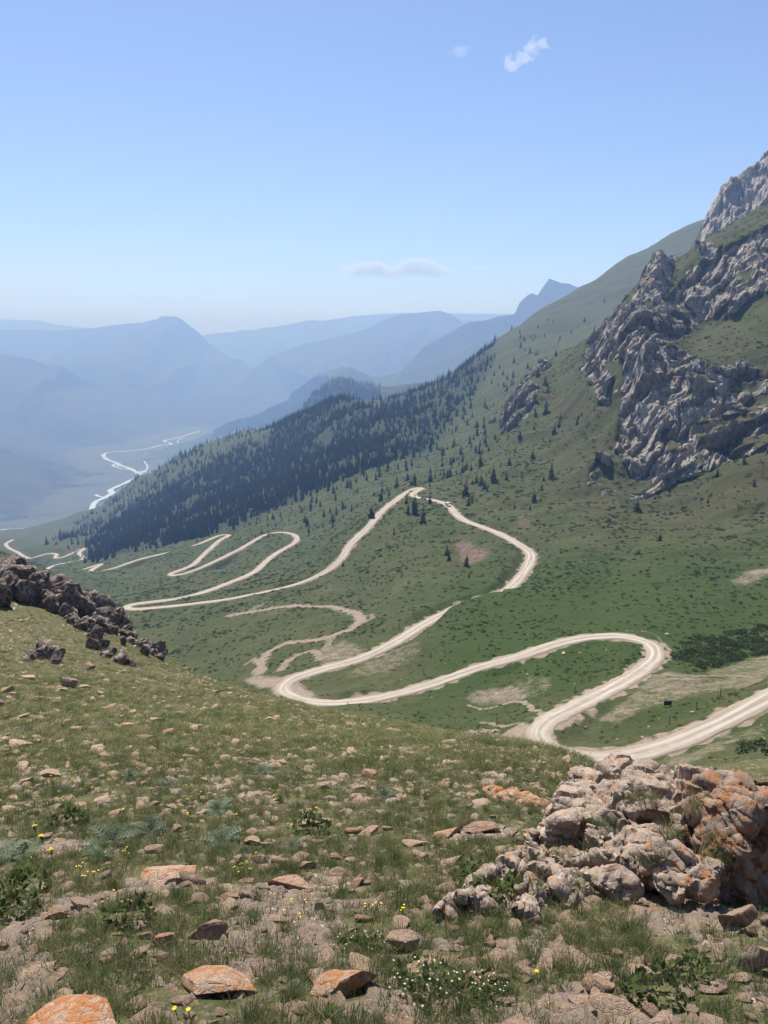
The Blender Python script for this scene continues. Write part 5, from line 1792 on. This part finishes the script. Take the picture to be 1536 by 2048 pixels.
# ------------------------------------------------------------------ scrub
def clump(seed, n=70, R_=.6, Hh=.55, leaf=.13):
    rg = np.random.default_rng(seed)
    V, Fq, T, Hv = [], [], [], []
    for k in range(n):
        a = rg.uniform(0, 6.28); e = math.acos(rg.uniform(0, 1)); rr = rg.uniform(.6, 1) ** .5
        lob = 1 + .35 * math.sin(3 * a + seed) * math.sin(2.3 * e)
        c = np.array([math.cos(a) * math.sin(e) * R_ * rr * lob, math.sin(a) * math.sin(e) * R_ * rr * lob, math.cos(e) * Hh * rr])
        d = rg.normal(size=3); d[2] = abs(d[2]) + .3; d /= np.linalg.norm(d)
        s_ = np.cross(d, rg.normal(size=3)); s_ /= np.linalg.norm(s_)
        l = leaf * rg.uniform(.7, 1.4)
        i = len(V)
        V += [c - d * l * .6, c + s_ * l * .5, c + d * l, c - s_ * l * .5]
        Fq += [(i, i + 1, i + 2, i + 3)]
        T += [rg.random()] * 4; Hv += [c[2] / Hh] * 4
    return V, Fq, Hv, T


M_SCRUB = mat_leaf("scrub_leaves", (.046, .064, .019), (.074, .094, .031), (.09, .105, .045), .28, 1, .35)
M_SCRUBD = mat_leaf("juniper_leaves", (.034, .050, .019), (.054, .072, .028), None, .15, 1, .3)
SHR = []
for i in range(3):
    V, Fq, Hv, T = clump(60 + i, 60, .62, .5, .17); SHR.append(tri_mesh("scrub", V, Fq, M_SCRUB, Hv, T))
for i in range(2):
    V, Fq, Hv, T = clump(70 + i, 80, .8, .42, .17); SHR.append(tri_mesh("scrub", V, Fq, M_SCRUBD, Hv, T))
okm = (SRC[:NF] == -1) & (RR[None] > 92) & (RR[None] < 1100) & (ROCK[:NF] < .25) & (BARE[:NF] < .25) & (DROAD[:NF] > 1.2) & (RED[:NF] < .4) & (FOREST[:NF] < .5)
pn = noise2(X[:NF] / 28, Y[:NF] / 28, 53) + .7 * noise2(X[:NF] / 9, Y[:NF] / 9, 54) + .4 * noise2(X[:NF] / 3, Y[:NF] / 3, 55)
right = sstep(900, 1250, PX[:NF])
sw = okm * np.clip(.22 + .55 * np.clip(pn + .25 * right, -.2, 1.3), .05, 1) * (150 / np.maximum(RR[None], 150)) ** 1.25
vis = (PX[:NF] > -300) & (PX[:NF] < 1850)
P, i_, j_ = sample_ground(sw * vis, 39000, rg)
n = len(P); sc = rg.uniform(.22, 1.25, n) ** 1.7 * np.clip(RR[j_] / 240, .5, 2.0) * .68
s3 = np.stack([sc * rg.uniform(.9, 1.4, n), sc * rg.uniform(.9, 1.4, n), sc * rg.uniform(.5, 1.0, n)], 1)
kd = np.where(rg.random(n) < .22, rg.integers(3, 5, n), rg.integers(0, 3, n))
tag(instancer("scrub", P, s3, rg.uniform(0, 6.28, n), kd, SHR), "low green scrub covering the valley slopes", "scrub")
# darker thickets right of the bend
tw = okm * (inpoly(MX[:NF], MY[:NF], [(1335,1300),(1380,1275),(1450,1270),(1536,1250),(1700,1240),(1700,1310),(1480,1320),(1440,1350),(1390,1345)]) |
            inpoly(MX[:NF], MY[:NF], [(1430,1500),(1460,1485),(1536,1490),(1700,1480),(1700,1515),(1500,1515)])) * (RR[None] > 85) * (RR[None] < 240)
P, i_, j_ = sample_ground(tw, 800, rg, 1.5)
n = len(P); sc = rg.uniform(.6, 1.5, n)
s3 = np.stack([sc * 1.1, sc * 1.1, sc * rg.uniform(.7, 1.2, n)], 1)
tag(instancer("thicket", P, s3, rg.uniform(0, 6.28, n), rg.integers(0, 3, n), SHR), "dark thickets of low bushes right of the road bends", "scrub")

# ------------------------------------------------------------------ grass of the near slope
M_GRASS = mat_leaf("grass_blades", (.056, .092, .026), (.130, .155, .066), (.23, .23, .11), .42, 1, .28)
M_DRY = mat_leaf("dry_grass_blades", (.21, .175, .085), (.36, .30, .165), (.42, .36, .21), .35, 1, .25)


def tuft(seed, n, Hm, spread, wid, lean, dry=False, seg=3):
    rg = np.random.default_rng(seed)
    V, Fq, Hv, T = [], [], [], []
    for k in range(n):
        a = rg.uniform(0, 6.28); r = spread * rg.random() ** .7
        b = np.array([math.cos(a) * r, math.sin(a) * r, 0])
        h = Hm * rg.uniform(.45, 1.15); ln = lean * rg.uniform(.2, 1.3) * h
        a2 = a + rg.normal() * .7; d = np.array([math.cos(a2), math.sin(a2), 0])
        fa = rg.uniform(0, 6.28); s_ = np.array([math.cos(fa), math.sin(fa), 0])
        i = len(V); tt = rg.random()
        for q in range(seg + 1):
            f = q / seg
            c = b + d * ln * f ** 1.9 + np.array([0, 0, h * (f - .18 * f * f * lean)])
            w = wid * (1 - f) ** .8
            if q < seg:
                V += [c - s_ * w, c + s_ * w]; Hv += [f, f]; T += [tt, tt]
            else:
                V += [c]; Hv += [1]; T += [tt]
        for q in range(seg - 1):
            Fq += [(i + 2 * q, i + 2 * q + 1, i + 2 * q + 3), (i + 2 * q, i + 2 * q + 3, i + 2 * q + 2)]
        e = i + 2 * (seg - 1); Fq += [(e, e + 1, e + 2)]
    return tri_mesh("grass", V, Fq, M_DRY if dry else M_GRASS, Hv, T)


GR = [tuft(1, 34, .13, .055, .0022, .55), tuft(2, 40, .09, .075, .0020, .8), tuft(3, 26, .19, .05, .0020, .6), tuft(4, 30, .11, .07, .0020, .75, True),
      tuft(5, 70, .22, .06, .0017, .5), tuft(6, 24, .07, .10, .0030, .9), tuft(7, 18, .20, .06, .0015, .9, True)]
M_SAGE = mat_leaf("sage_leaves", (.075, .10, .062), (.15, .175, .12), None, .25, 1, .2)
M_HERB = mat_leaf("herb_leaves", (.075, .10, .035), (.13, .16, .06), None, .35, 1, .2)
gj = (RR[None] < 95) & (RR[None] > 1.25)
sb = HB[:NF]
gcl = .55 + .5 * noise2(X[:NF] / .9, Y[:NF] / .9, 56) + .45 * noise2(X[:NF] / .33, Y[:NF] / .33, 57) + .4 * noise2(X[:NF] / 4, Y[:NF] / 4, 58)
gw = gj * np.clip(gcl, .08, 1.2) * np.clip(1 - .80 * sb, .12, 1) * (.62 + .38 * sstep(3, 9, RR))[None] * (1 / np.maximum(RR[None], 3.0)) ** 1.55
visg = (np.abs(th_f) < .86)[:, None] & (PY[:NF] < 2500)
P, i_, j_ = sample_ground(gw * visg, 108000, rg)
SX = np.array(STONE_SPOTS)
keep = np.ones(len(P), bool)
for x_, y_, rad in STONE_SPOTS:                     # no blades through the stones, short ones before them
    d_ = np.hypot(P[:, 0] - x_, P[:, 1] - y_ + rad * .45)
    keep &= (d_ > rad * 1.02) | (rg.random(len(P)) < .12)
P, i_, j_ = P[keep], i_[keep], j_[keep]
r_ = RR[j_]; n = len(P)
sc = rg.uniform(.34, .88, n) * np.clip(r_ / 9, 1, 2.2)
s3 = np.stack([sc * np.clip(r_ / 9, 1, 1.8), sc * np.clip(r_ / 9, 1, 1.8), sc * rg.uniform(.7, 1.1, n) / np.clip(r_ / 9, 1, 2.4)], 1)
pr = np.array([.24, .23, .08, .20, .04, .16, .05])
kd = rg.choice(7, n, p=pr)
gx_ = rg.normal(0, .08, n)
tag(instancer("grass", P, s3, rg.uniform(0, 6.28, n), kd, GR, tiltv=np.stack([gx_, rg.normal(0, .08, n)], 1)), "short green and straw coloured grass covering the near slope", "grass")

# gravel: chips in the bare patches
CH = [mesh_np("chip", facet_stone(500 + k, 3, 9, .55, .03)[0], ICO[3][1], False, M_CHIP) for k in range(4)]
cw = gj * np.clip(sb - .1, .04, 1) * (1 / np.maximum(RR[None], 2.0)) ** 1.7 * visg
P, i_, j_ = sample_ground(cw, 42000, rg)
n = len(P); sc = np.clip(rg.lognormal(-4.4, .7, n), .004, .055) * np.clip(RR[j_] / 5, 1, 2)
tag(instancer("gravel", P, np.stack([sc, sc, sc * .8], 1), rg.uniform(0, 6.28, n), rg.integers(0, 4, n), CH), "pinkish gravel and stone chips in the bare patches", "gravel")

# broken stone too plentiful to count, bigger than gravel
RUB = [mesh_np("rubble", facet_stone(520 + k, 3, 10, .30, .03, .34, .75)[0], ICO[3][1], False, M_RUBBLE) for k in range(5)]
rw = (RR[None] < 60) * (RR[None] > 1.5) * np.clip(.25 + .8 * noise2(X[:NF] / 2.2, Y[:NF] / 2.2, 59) + .8 * sb, .02, 1.5) * (1 / np.maximum(RR[None], 3.0)) ** 1.3 * visg
P, i_, j_ = sample_ground(rw, 9800, rg)
n = len(P); sc = np.clip(rg.lognormal(-3.35, .5, n), .015, .11) * np.clip(RR[j_] / 8, 1, 1.9)
P[:, 2] += sc * .12
tag(instancer("rubble", P, np.stack([sc * rg.uniform(.8, 1.3, n), sc, sc * rg.uniform(.7, 1.1, n)], 1), rg.uniform(0, 6.28, n), rg.integers(0, 5, n), RUB, tiltv=rg.normal(0, .18, (n, 2))), "small flat broken stones strewn through the grass", "rubble")

# grass in the hollows of the outcrop
hol = [(1268,1592,6.05),(1290,1590,6.05),(1250,1597,6.0),(1190,1640,5.5),(1205,1650,5.45),(1215,1642,5.5),(1390,1610,5.75),(1400,1600,5.8),(1385,1620,5.7),(1340,1650,5.4),(1330,1665,5.3),(1350,1668,5.3),(1315,1705,4.9),(1300,1712,4.8),(1420,1700,4.9),(1430,1715,4.8),(1110,1690,5.4),(1120,1705,5.2),(1175,1700,5.1),(1062,1722,5.2),(1160,1760,4.5),(1060,1770,4.6),(1000,1770,4.8),(1440,1680,4.9),(1310,1600,6.0),(1280,1600,6.0),(1000,1825,4.2)]
HP, HS = [], []
dgx = bpy.context.evaluated_depsgraph_get()
for px, py, Yq in hol:
    for q in range(9):
        u, w = ray(px + rt.gauss(0, 11), py + rt.gauss(0, 7))
        hit = SC.ray_cast(dgx, Vector((0, 0, 0)), Vector((u, 1, w)).normalized())
        if hit[0] and hit[4] and hit[4].name.startswith(("rock", "boulder")): HP.append(hit[1][:]); HS.append(rt.uniform(.5, .95))
if HP:
    HP = np.array(HP); HS = np.array(HS)
    tag(instancer("grass", HP - [0, 0, .02], np.stack([HS] * 3, 1), rg.uniform(0, 6.28, len(HS)), rg.choice([0, 1, 3, 5], len(HS)), GR), "grass growing in the hollows of the lumpy outcrop", "grass")

# ------------------------------------------------------------------ single plants
def leafy(seed, n, L, W, up, mat, nm):
    """a rosette of pinnate leaves: each leaf a midrib with paired lobes"""
    rg = np.random.default_rng(seed)
    V, Fq, T, Hv = [], [], [], []
    for k in range(n):
        a = 6.283 * k / n + rg.uniform(-.3, .3); l = L * rg.uniform(.6, 1.1); e = up * rg.uniform(.5, 1.3)
        d = np.array([math.cos(a), math.sin(a), 0]); s_ = np.array([-d[1], d[0], 0])
        tt = rg.random()
        def pos(f): return d * l * f + np.array([0, 0, l * (e * f - .45 * e * f * f * 1.3)])
        for m_ in range(6):
            f = .18 + .8 * m_ / 5
            c = pos(f); c2 = pos(min(1.0, f + .14)); w = W * (1 - .6 * abs(f - .5)) * rg.uniform(.8, 1.2)
            for sg_ in (-1, 1):
                i = len(V)
                V += [c, c + s_ * sg_ * w + (c2 - c) * .9 + [0, 0, .012], c2]
                Fq += [(i, i + 1, i + 2)]; T += [tt] * 3; Hv += [f] * 3
    return tri_mesh(nm, V, Fq, mat, Hv, T)


ROS = [leafy(5, 16, .17, .045, .9, M_SAGE, "leafy_plant"), leafy(6, 20, .13, .035, 1.1, M_SAGE, "leafy_plant")]
HERB = []
for k in range(2):
    V, Fq, Hv, T = clump(80 + k, 170, .16, .15, .028); HERB.append(tri_mesh("cushion_plant", V, Fq, M_HERB, Hv, T))


def put(me, px, py, s_, lb, cat, grp, name, ya=1.2, yb=120):
    g = ground_hit(px, py, ya, yb)
    if g is None: return None
    o = link(name, me); o.location = g; o.scale = (s_, s_, s_); o.rotation_euler = (0, 0, rt.uniform(0, 6.28))
    return tag(o, lb, cat, grp)


for px, py, s_, lb in [(220,1690,1.5,"large grey green thistle like plant among grass on the left"),(300,1672,1.3,"silvery leafy plant right of the large grey green one"),(10,1722,1.2,"grey leafy plant at the left edge"),
        (40,1715,1.1,"silvery plant near yellow flowers by the left edge"),(332,1578,1.4,"grey green plant below a low orange stone"),(262,1560,1.2,"dark grey leafy plant beside a small pink stone"),
        (212,1452,1.5,"grey green bush like plant high on the left slope"),(55,1462,1.4,"dark leafy plant high at the left edge"),(128,1588,1.1,"pale leafy plant near a buried stone"),
        (525,1548,1.3,"silvery plant in the middle of the slope"),(435,1625,1.3,"leafy plant left of a flat pale stone"),(770,1600,1.2,"pale leafy plant right of the cracked oval stone"),
        (445,1690,1.2,"small silvery plant left of the reddish slab"),(690,1480,1.6,"grey leaf tuft high on the slope at right"),(585,1700,.8,"little grey plant beside a low tan stone"),(200,1720,1.0,"grey leafy plant left of the flat pinkish stone")]:
    put(ROS[rt.randrange(2)], px, py, s_, lb, "plant", "grey green leafy plants on the near slope", "leafy_plant")
for px, py, s_, lb in [(620,1665,1.3,"bright green cushion plant in front of the long pink slab"),(45,1790,1.2,"yellow green cushion plant at the left edge"),(30,1835,1.0,"green cushion plant below the yellow green one"),
        (135,1655,1.3,"dark green herb clump under the yellow flower clusters"),(1020,1810,1.1,"dark cushion of herbs at the end of the rock ribs"),(960,1770,1.0,"low dark herb cushion along the rock rib"),
        (980,1805,1.0,"round dark herb cushion below the rock rib"),(1385,1965,.8,"low green mat left of the slab with a dark front"),(1310,2000,.9,"green mat below the broad pale slab"),(260,1850,1.0,"feathery green herb near the pinkish stone")]:
    put(HERB[rt.randrange(2)], px, py, s_, lb, "plant", "green cushion plants on the near slope", "cushion_plant")

M_PETAL = flat_mat("yellow_petals", (.78, .60, .02), .6, .2)
M_WPETAL = flat_mat("cream_petals", (.55, .51, .36), .6, .2)
M_STEM = flat_mat("flower_stems", (.07, .11, .03), .8, .1)


def flower_parts(seed, hgt, heads, rad):
    rg = np.random.default_rng(seed)
    V, Fq, SV, SF = [], [], [], []
    for k in range(heads):
        a = rg.uniform(0, 6.28); sp = rad * 2.2 * (heads > 1) * rg.uniform(.2, 1)
        top = np.array([math.cos(a) * sp, math.sin(a) * sp, hgt * rg.uniform(.75, 1.05)])
        i = len(SV); w = .0018
        SV += [(-w, 0, 0), (w, 0, 0), top + [w, 0, 0], top - [w, 0, 0], (0, -w, 0), (0, w, 0), top + [0, w, 0], top - [0, w, 0]]
        SF += [(i, i + 1, i + 2, i + 3), (i + 4, i + 5, i + 6, i + 7)]
        for p in range(5):
            b = 6.283 * p / 5 + rg.uniform(-.2, .2); d = np.array([math.cos(b), math.sin(b), .35]); s_ = np.array([-d[1], d[0], 0])
            i = len(V)
            V += [top, top + d * rad * .6 + s_ * rad * .42, top + d * rad + [0, 0, rad * .15], top + d * rad * .6 - s_ * rad * .42]
            Fq += [(i, i + 1, i + 2, i + 3)]
    return tri_mesh("petals", V, Fq, M_PETAL), tri_mesh("stem", SV, SF, M_STEM)


FL = [flower_parts(1, .07, 1, .0095), flower_parts(2, .075, 3, .008), flower_parts(3, .07, 9, .0075)]


def put_flower(px, py, k, s_, lb, grp):
    g = ground_hit(px, py + 8, 1.2, 90)
    if g is None: return
    o = bpy.data.objects.new("yellow_flower", None); COL.objects.link(o)
    link("petals", FL[k][0], o); link("stem", FL[k][1], o)
    o.location = g; o.scale = (s_, s_, s_); o.rotation_euler = (rt.uniform(-.2, .2), rt.uniform(-.2, .2), rt.uniform(0, 6.28))
    tag(o, lb, "flower", grp)


put_flower(72, 1662, 2, 1.35, "yellow flower cluster left of a tan stone", None)
put_flower(87, 1678, 2, 1.4, "yellow flower cluster in front of a tan stone", None)
put_flower(103, 1707, 2, 1.2, "small yellow flower bunch below the tan stone on the left", None)
put_flower(358, 2036, 0, 1.2, "leftmost of two yellow flowers at the bottom edge", None)
put_flower(382, 2038, 0, 1.2, "rightmost of two yellow flowers at the bottom edge", None)
put_flower(1075, 1960, 0, 1.2, "lone yellow flower over a dense grass tuft at the bottom right", None)
for px, py in [(62,1722),(150,1740),(160,1745),(168,1738),(178,1750),(172,1760),(188,1752),(195,1748),(165,1765),(480,1736),(486,1742),(494,1735),(472,1745),(500,1748),(478,1752),(580,1815),(606,1816),(567,1831),(595,1843),
               (733,1822),(743,1823),(752,1816),(760,1819),(806,1824),(806,1833),(225,1790),(250,1712),(257,1715),(216,1712),(515,1712),(255,1705),(640,1520),(735,1500),(650,1495),(655,1492),(540,1582),(545,1585),(580,1595),(170,1638)]:
    put_flower(px, py - 4, rt.choice([0, 1, 1]), .85, "yellow flower dotting the grass of the near slope", "yellow flowers in the near grass")
for q in range(75):
    px = abs(rt.gauss(0, 260)); py = rt.uniform(1380, 1640)
    put_flower(px, py, rt.choice([0, 1, 1]), rt.uniform(.8, 1.3), "yellow flower dotting the grass of the near slope", "yellow flowers in the near grass")

V, Fq, Hv, T = clump(90, 150, .17, .13, .024)
WLEAF = tri_mesh("leaves", V, Fq, M_HERB, Hv, T)
rgw = np.random.default_rng(12)
V, Fq = [], []
for k in range(8):
    a = rgw.uniform(0, 6.28); r = .16 * rgw.random() ** .6; c = np.array([math.cos(a) * r, math.sin(a) * r, .15 - r * .35 + rgw.uniform(-.01, .02)])
    for p in range(4):
        b = 6.283 * p / 4 + rgw.uniform(-.3, .3); d = np.array([math.cos(b), math.sin(b), .5]); s_ = np.array([-d[1], d[0], 0]); i = len(V)
        V += [c, c + d * .005 + s_ * .0035, c + d * .0085, c + d * .005 - s_ * .0035]; Fq += [(i, i + 1, i + 2, i + 3)]
WPET = tri_mesh("petals", V, Fq, M_WPETAL)
for px, py, s_ in [(700,1905,.55),(735,1898,.55),(760,1902,.5),(830,1960,.7),(880,1975,.75),(920,2000,.7),(860,2010,.75),(960,2015,.6),(820,2000,.6),(980,1985,.5)]:
    g = ground_hit(px, py, 1.2, 60)
    o = bpy.data.objects.new("flowering_plant", None); COL.objects.link(o)
    link("leaves", WLEAF, o); link("petals", WPET, o)
    o.location = g; o.scale = (s_, s_, s_); o.rotation_euler = (0, 0, rt.uniform(0, 6.28))
    tag(o, "low leafy plant with small cream flowers on the gravelly ground", "plant", "cream flowered plants near the bottom")

# ================================================================== CLOUDS
def cloud(label, px, py, Yc, wpx, hpx, dens, thr, scale, seed, knob=(), rag=1.0, depth=260, flat=True):
    """a body of vapour: an ellipsoid filled with broken noise, flat at its base"""
    k = Yc / FPX
    s = NT("cloud_vapour")
    co = s.coord("Object")
    off = s.n("ShaderNodeVectorMath", operation='ADD'); s.l(co, off.inputs[0]); off.inputs[1].default_value = (seed * 3.1, seed * 1.7, seed * .9)
    n1 = s.noise(s.mapping(off.outputs[0], scale), 1.0, 8, .64, .6)
    fall = None
    for cx, cz, r in knob:
        v = s.n("ShaderNodeVectorMath", operation='SUBTRACT'); s.l(co, v.inputs[0]); v.inputs[1].default_value = (cx, 0, cz)
        ln = s.n("ShaderNodeVectorMath", operation='LENGTH'); s.l(v.outputs[0], ln.inputs[0])
        f = s.math('SUBTRACT', 1.0, s.math('DIVIDE', ln.outputs["Value"], r))
        fall = f if fall is None else s.math('MAXIMUM', fall, f)
    d = s.math('ADD', s.math('MULTIPLY', s.math('SUBTRACT', n1, .5), rag * 1.6), fall)
    d = s.ramp(d, [(thr, 0), (thr + .22, 1)])
    if flat:
        sep = s.n("ShaderNodeSeparateXYZ"); s.l(co, sep.inputs[0])
        d = s.math('MULTIPLY', d, s.ramp(s.math('ADD', sep.outputs[2], 1.0), [(.42, 0), (.75, 1)]))
    vp = s.n("ShaderNodeVolumePrincipled")
    vp.inputs["Color"].default_value = (1, 1, 1, 1); vp.inputs["Anisotropy"].default_value = .3
    s.l(s.math('MULTIPLY', d, dens), vp.inputs["Density"])
    s.l(vp.outputs[0], s.out.inputs["Volume"])
    V, Fq = ICO[3]
    o = link("cloud", mesh_np("cloud", V, Fq, False, s.m))
    o.location = pt(px, py, Yc); o.scale = (wpx * .5 * k, depth, hpx * .5 * k)
    return tag(o, label, "cloud")


cloud("low bright white cumulus over the far ridges with two knobs and a flat base", 784, 536, 17000, 250, 90, .0065, .10, (3.6, 2.0, 1.5), 1,
      [(-.52, -.15, .34), (-.30, -.05, .40), (-.02, -.25, .36), (.22, -.12, .36), (.36, .12, .36), (.60, -.15, .34)], .9)
cloud("ragged wisp of white cloud high in the sky at the right", 1046, 110, 9000, 104, 84, .0042, .34, (2.6, 1.5, 3.0), 3,
      [(-.45, -.3, .5), (0, -.1, .5), (.35, .25, .55), (.6, .4, .4)], 1.7, 160, False)
cloud("very faint wisp left of the ragged high cloud", 922, 102, 9000, 60, 34, .0012, .30, (2.2, 1.5, 2.4), 4, [(0, 0, .8)], 1.4, 120, False)
cloud("tiny faint cloud right of the low white one", 959, 537, 17000, 42, 16, .0016, .25, (2, 2, 2), 5, [(0, 0, .8)], 1.0, 120, False)

# ================================================================== HAZE
hz = NT("haze_air")
pv = hz.n("ShaderNodeVolumePrincipled")
pv.inputs["Color"].default_value = (.32, .53, 1.0, 1)
pv.inputs["Absorption Color"].default_value = (.46, .46, .46, 1)
pv.inputs["Density"].default_value = 1.8e-4
pv.inputs["Anisotropy"].default_value = 0.08
hz.l(pv.outputs[0], hz.out.inputs["Volume"])
zb, zt, hw_ = float(allV[:, 2].min()) - 1.0, 645.0, 23000.0
hv = np.array([(x, y, z) for z in (zb, zt) for y in (-hw_, hw_) for x in (-hw_, hw_)], float)
hf = np.array([(0, 2, 3, 1), (4, 5, 7, 6), (0, 1, 5, 4), (2, 6, 7, 3), (0, 4, 6, 2), (1, 3, 7, 5)])
tag(link("haze", mesh_np("haze", hv, hf, False, hz.m)), kind="stuff")
